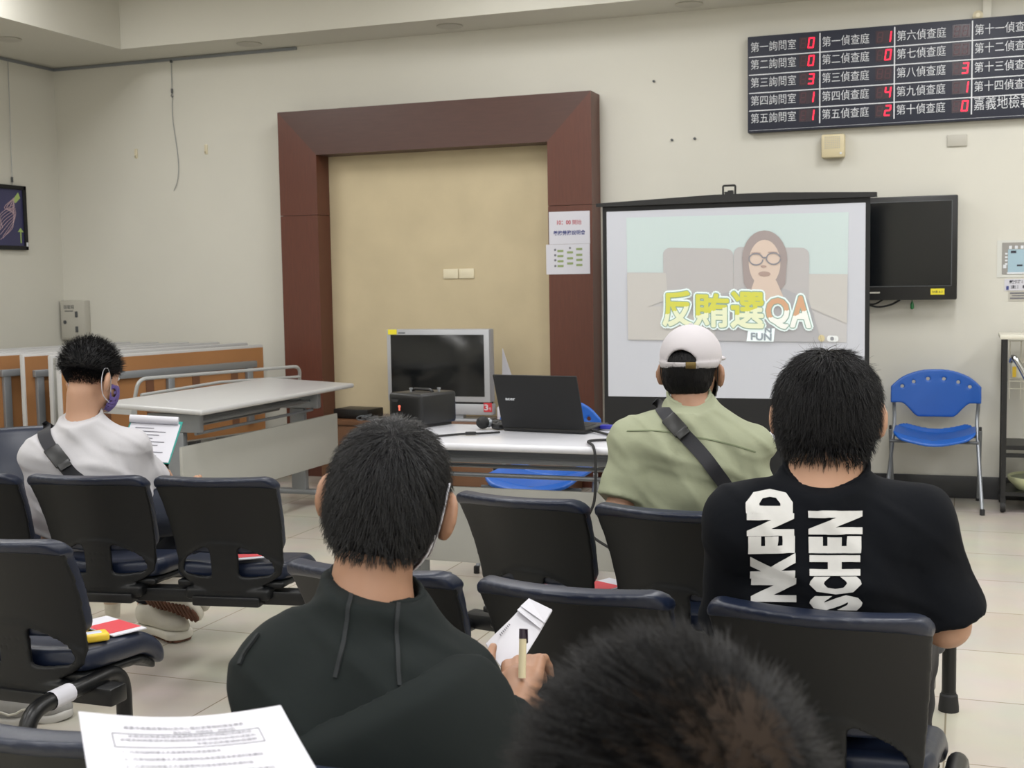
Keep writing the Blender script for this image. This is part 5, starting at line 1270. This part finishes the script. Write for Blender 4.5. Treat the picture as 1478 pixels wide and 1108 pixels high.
# clipboard
cb = [wd(189, 604, 4.98), wd(264, 608, 5.0), wd(244, 668, 4.82), wd(168, 664, 4.8)]
t = thing('clipboard', 'teal clipboard with white forms held by the man in white', 'clipboard', tuple(cb[3]))
nn = nrm(np.cross(cb[1]-cb[0], cb[3]-cb[0])); nn = nn if nn @ CF > 0 else -nn
MB().prism([p+nn*.003 for p in cb], nn*.004).build('board', mat('teal_plastic', '1f8f86', .4), t, smooth=False)
ins = lambda u, v, w: (cb[0]*(1-u)+cb[1]*u)*(1-v)+(cb[3]*(1-u)+cb[2]*u)*v+nn*w
MB().prism([ins(.03, .08, 0), ins(.97, .08, 0), ins(.98, .99, 0), ins(.02, .99, 0)], nn*.002).build('form', M_paper, t, smooth=False)
MB().tube([ins(.0, .05, -.012), ins(.93, .05, -.012)], .016, 12).build('rolled_page', M_paper, t)
mb = MB()
for k in range(9):
    v = .2+k*.08; mb.add([ins(.14, v, -.001), ins(.5+.35*((k*37) % 10)/10, v, -.001), ins(.5+.35*((k*37) % 10)/10, v+.02, -.001), ins(.14, v+.02, -.001)], [[0, 1, 2, 3]])
mb.build('printed_lines', M_ink, t)

# ---- man in the foreground, seen from behind and above
J = dict(head=Wp(970, 1236, .835)); c0 = J['head']
J['neck'] = c0+V3(-.0, -.09, -.2); J['chest'] = c0+V3(0, -.13, -.36); J['SL'] = c0+V3(-.18, -.12, -.25); J['SR'] = c0+V3(.18, -.1, -.25); J['EL'] = c0+V3(-.24, -.02, -.5); J['ER'] = c0+V3(.24, .0, -.5)
J['WL'] = c0+V3(-.06, .2, -.5); J['WR'] = c0+V3(.08, .2, -.5); J['hip'] = V3(c0[0], c0[1]-.15, .53)
for s, k in ((-1, 'L'), (1, 'R')): J['K'+k] = V3(c0[0]+s*.13, c0[1]+.27, .49); J['A'+k] = V3(c0[0]+s*.13, c0[1]+.3, .09)
P1, D1 = person('person with short bristly black hair closest to the camera, seen from behind', dict(J=J, R=rot(22, 18, 4), hs=1.04, base=(c0[0], c0[1]-.1, 0), shirt=M_tee, skin=M_skin2, collar=.03, h=.008, sleeve_r=(.06, .07),
    hands=[(J['WL'], (.3, .9, -.1), (0, .1, 1), 1), (J['WR'], (-.3, .9, -.1), (0, .1, 1), -1)]))
def h1(q):
    d = ell(q, (0, -.014, .038), (.084, .104, .088)); x, y, z = q.T
    d = smin(d, ell(q, (0, -.05, -.02), (.066, .052, .05)), .03)
    d = smax(d, np.where(y < -.03, -.075, -.075+(y+.03)*1.6)-z, .01); return smax(d, y-.08, .012)
M_hair1 = mat('scalp_hair', '2d251f', .8, spec=.06)
hc, V, Fq = hair_cap(P1, D1, h1, M_hair1)
R1 = D1['R']; wh1 = march(HAIRF[0], CAM[None], ray(1108, 1052)[None], .5, 1.2)[0]
def lens1(P): return .45+.75*np.clip(np.linalg.norm(P-wh1, axis=1)/.09, 0, 1)
strands('hair_strands', hc, V, Fq, flow(wh1, .75, .75, .0, (-.05, .1, .1)), 20000, .026, .0004, M_hairs, seed=8, jit=.2, clump=.35, lens=lens1, mask=lambda p: (.3)+.7*np.clip((np.linalg.norm(p-wh1, axis=1)-.02)/.04, 0, 1))
# ---- the sneaker of a visitor sitting further left, and the sheet of paper in front
pA, pB = wz(-20, 1045, 0), wz(92, 1035, 0)
t = thing('sneaker', 'grey sneaker with a white wavy sole on the floor at the far left', 'shoe', tuple(pA))
f = nrm(pB-pA); sd = np.cross(f, V3(0, 0, 1)); cc = (pA+pB)/2; M = np.stack([f, sd, V3(0, 0, 1)], 1)
def su(P):
    q = (P-cc) @ M; x, y, z = q.T
    d = smin(ell(q, (-.05, 0, .055), (.1, .042, .055)), ell(q, (.06, 0, .035), (.085, .046, .042)), .04); d = smax(d, .022-z, .006); return smax(d, -ell(q, (-.07, 0, .12), (.05, .03, .045)), .006)
def ss(P):
    q = (P-cc) @ M; x, y, z = q.T
    return smax(np.hypot(np.maximum(np.abs(x)-.095, 0), y)-.05, np.abs(z-.014-.004*np.sin(x*60))-.0135, .006)
sdf_obj('upper', su, cc-.22, cc+.22, .005, mat('grey_sneaker', '8f8e8c', .6, var=.15, vscale=50), t); sdf_obj('sole', ss, cc-.22, cc+.22, .005, mat('grey_sole', 'b8b6b2', .6), t)
mb = MB()
for k in range(5): mb.tube(bez([cc+M @ V3(.0+.018*k, -.03, .072-.006*k), cc+M @ V3(.0+.018*k, 0, .09-.007*k), cc+M @ V3(.0+.018*k, .03, .072-.006*k)], 4), .003, 5)
mb.build('laces', mat('grey_lace', '77777a', .7), t)
for k, yy in ((0, -.0505), (1, .0505)): MB().tube([cc+M @ V3(-.1+.02*i, yy*.93, .045+.008*math.sin(i*1.4)) for i in range(11)], .004, 6).build('stripe', M_greyplate, t)
an = cc+M @ V3(-.065, 0, 0); MB().lathe([(.034, .07), (.034, .12), (.038, .2), (.05, .34), (.055, .42)], an, seg=18).build('ankle', M_skin2, t)
# paper sheet
q = [wd(113, 1027, 1.26), wd(405, 1018, 1.34)]; rgt = nrm(q[1]-q[0]); L = .297
dn = nrm(wd(125, 1108, 1.14)-q[0]); dn = nrm(dn-rgt*(dn @ rgt)); wdt = np.linalg.norm(q[1]-q[0]); nn = nrm(np.cross(rgt, dn)); nn = nn if nn[2] > 0 else -nn
t = thing('paper_sheet', 'white printed form tilted towards the camera at the lower left', 'paper', tuple(q[0]+dn*.2))
nx, ny = 14, 14; Vv = []; Ff = []
def pp(u, v, w=0.0): return q[0]+rgt*wdt*u+dn*L*v+nn*(w-.012*math.sin(PI*u)*(1-v)*.8+.01*v*v)
for k in (0, .0006):
    for j in range(ny+1):
        for i in range(nx+1): Vv.append(pp(i/nx, j/ny, k))
n1 = (nx+1)*(ny+1)
for j in range(ny):
    for i in range(nx):
        a = j*(nx+1)+i; Ff += [[a, a+1, a+nx+2, a+nx+1], [a+n1, a+n1+nx+1, a+n1+nx+2, a+n1+1]]
mesh_obj('sheet', Vv, Ff, M_paper, t)
def on_paper(mb, s, u0, v0, u1, v1):
    V, Fc = glyphs(s, .0, 1); lo, hi = V.min(0), V.max(0)
    mb.add([pp(u0+(a-lo[0])/(hi[0]-lo[0])*(u1-u0), v1-(b-lo[1])/(hi[1]-lo[1])*(v1-v0), .0013) for a, b, _ in V], Fc)
mb = MB()
on_paper(mb, '嘉義市嘉義區警政社區中心暨社區警政知識宣導表', .2, .1, .78, .128)
on_paper(mb, '報名說明　時間場次　辦理地點', .43, .14, .73, .16)
for k, (u0, u1) in enumerate(((.21, .8), (.17, .81), (.52, .81))): on_paper(mb, '本場次說明會請依照義務勞務規定於時間內到場完成報到並配合相關說明事項'[:int((u1-u0)*40)], u0, .178+k*.034, u1, .2+k*.034)
for k, (u1) in enumerate((.62, .8, .74, .82, .7, .8, .66)): on_paper(mb, ('%d、' % (k+1))+'凡參加說明會之人員請準時出席並填寫本表資料後繳回承辦人'[:int(u1*30)], .17, .315+k*.06, u1, .34+k*.06)
mb.build('printed_text', M_ink, t, smooth=False)
mb = MB()
for (a, b) in (((.14, .168), (.84, .168)), ((.84, .168), (.84, .285)), ((.84, .285), (.14, .285)), ((.14, .285), (.14, .168))): mb.tube([pp(a[0]+(b[0]-a[0])*i/10, a[1]+(b[1]-a[1])*i/10, .001) for i in range(11)], .0004, 4)
mb.build('box_outline', M_ink, t)
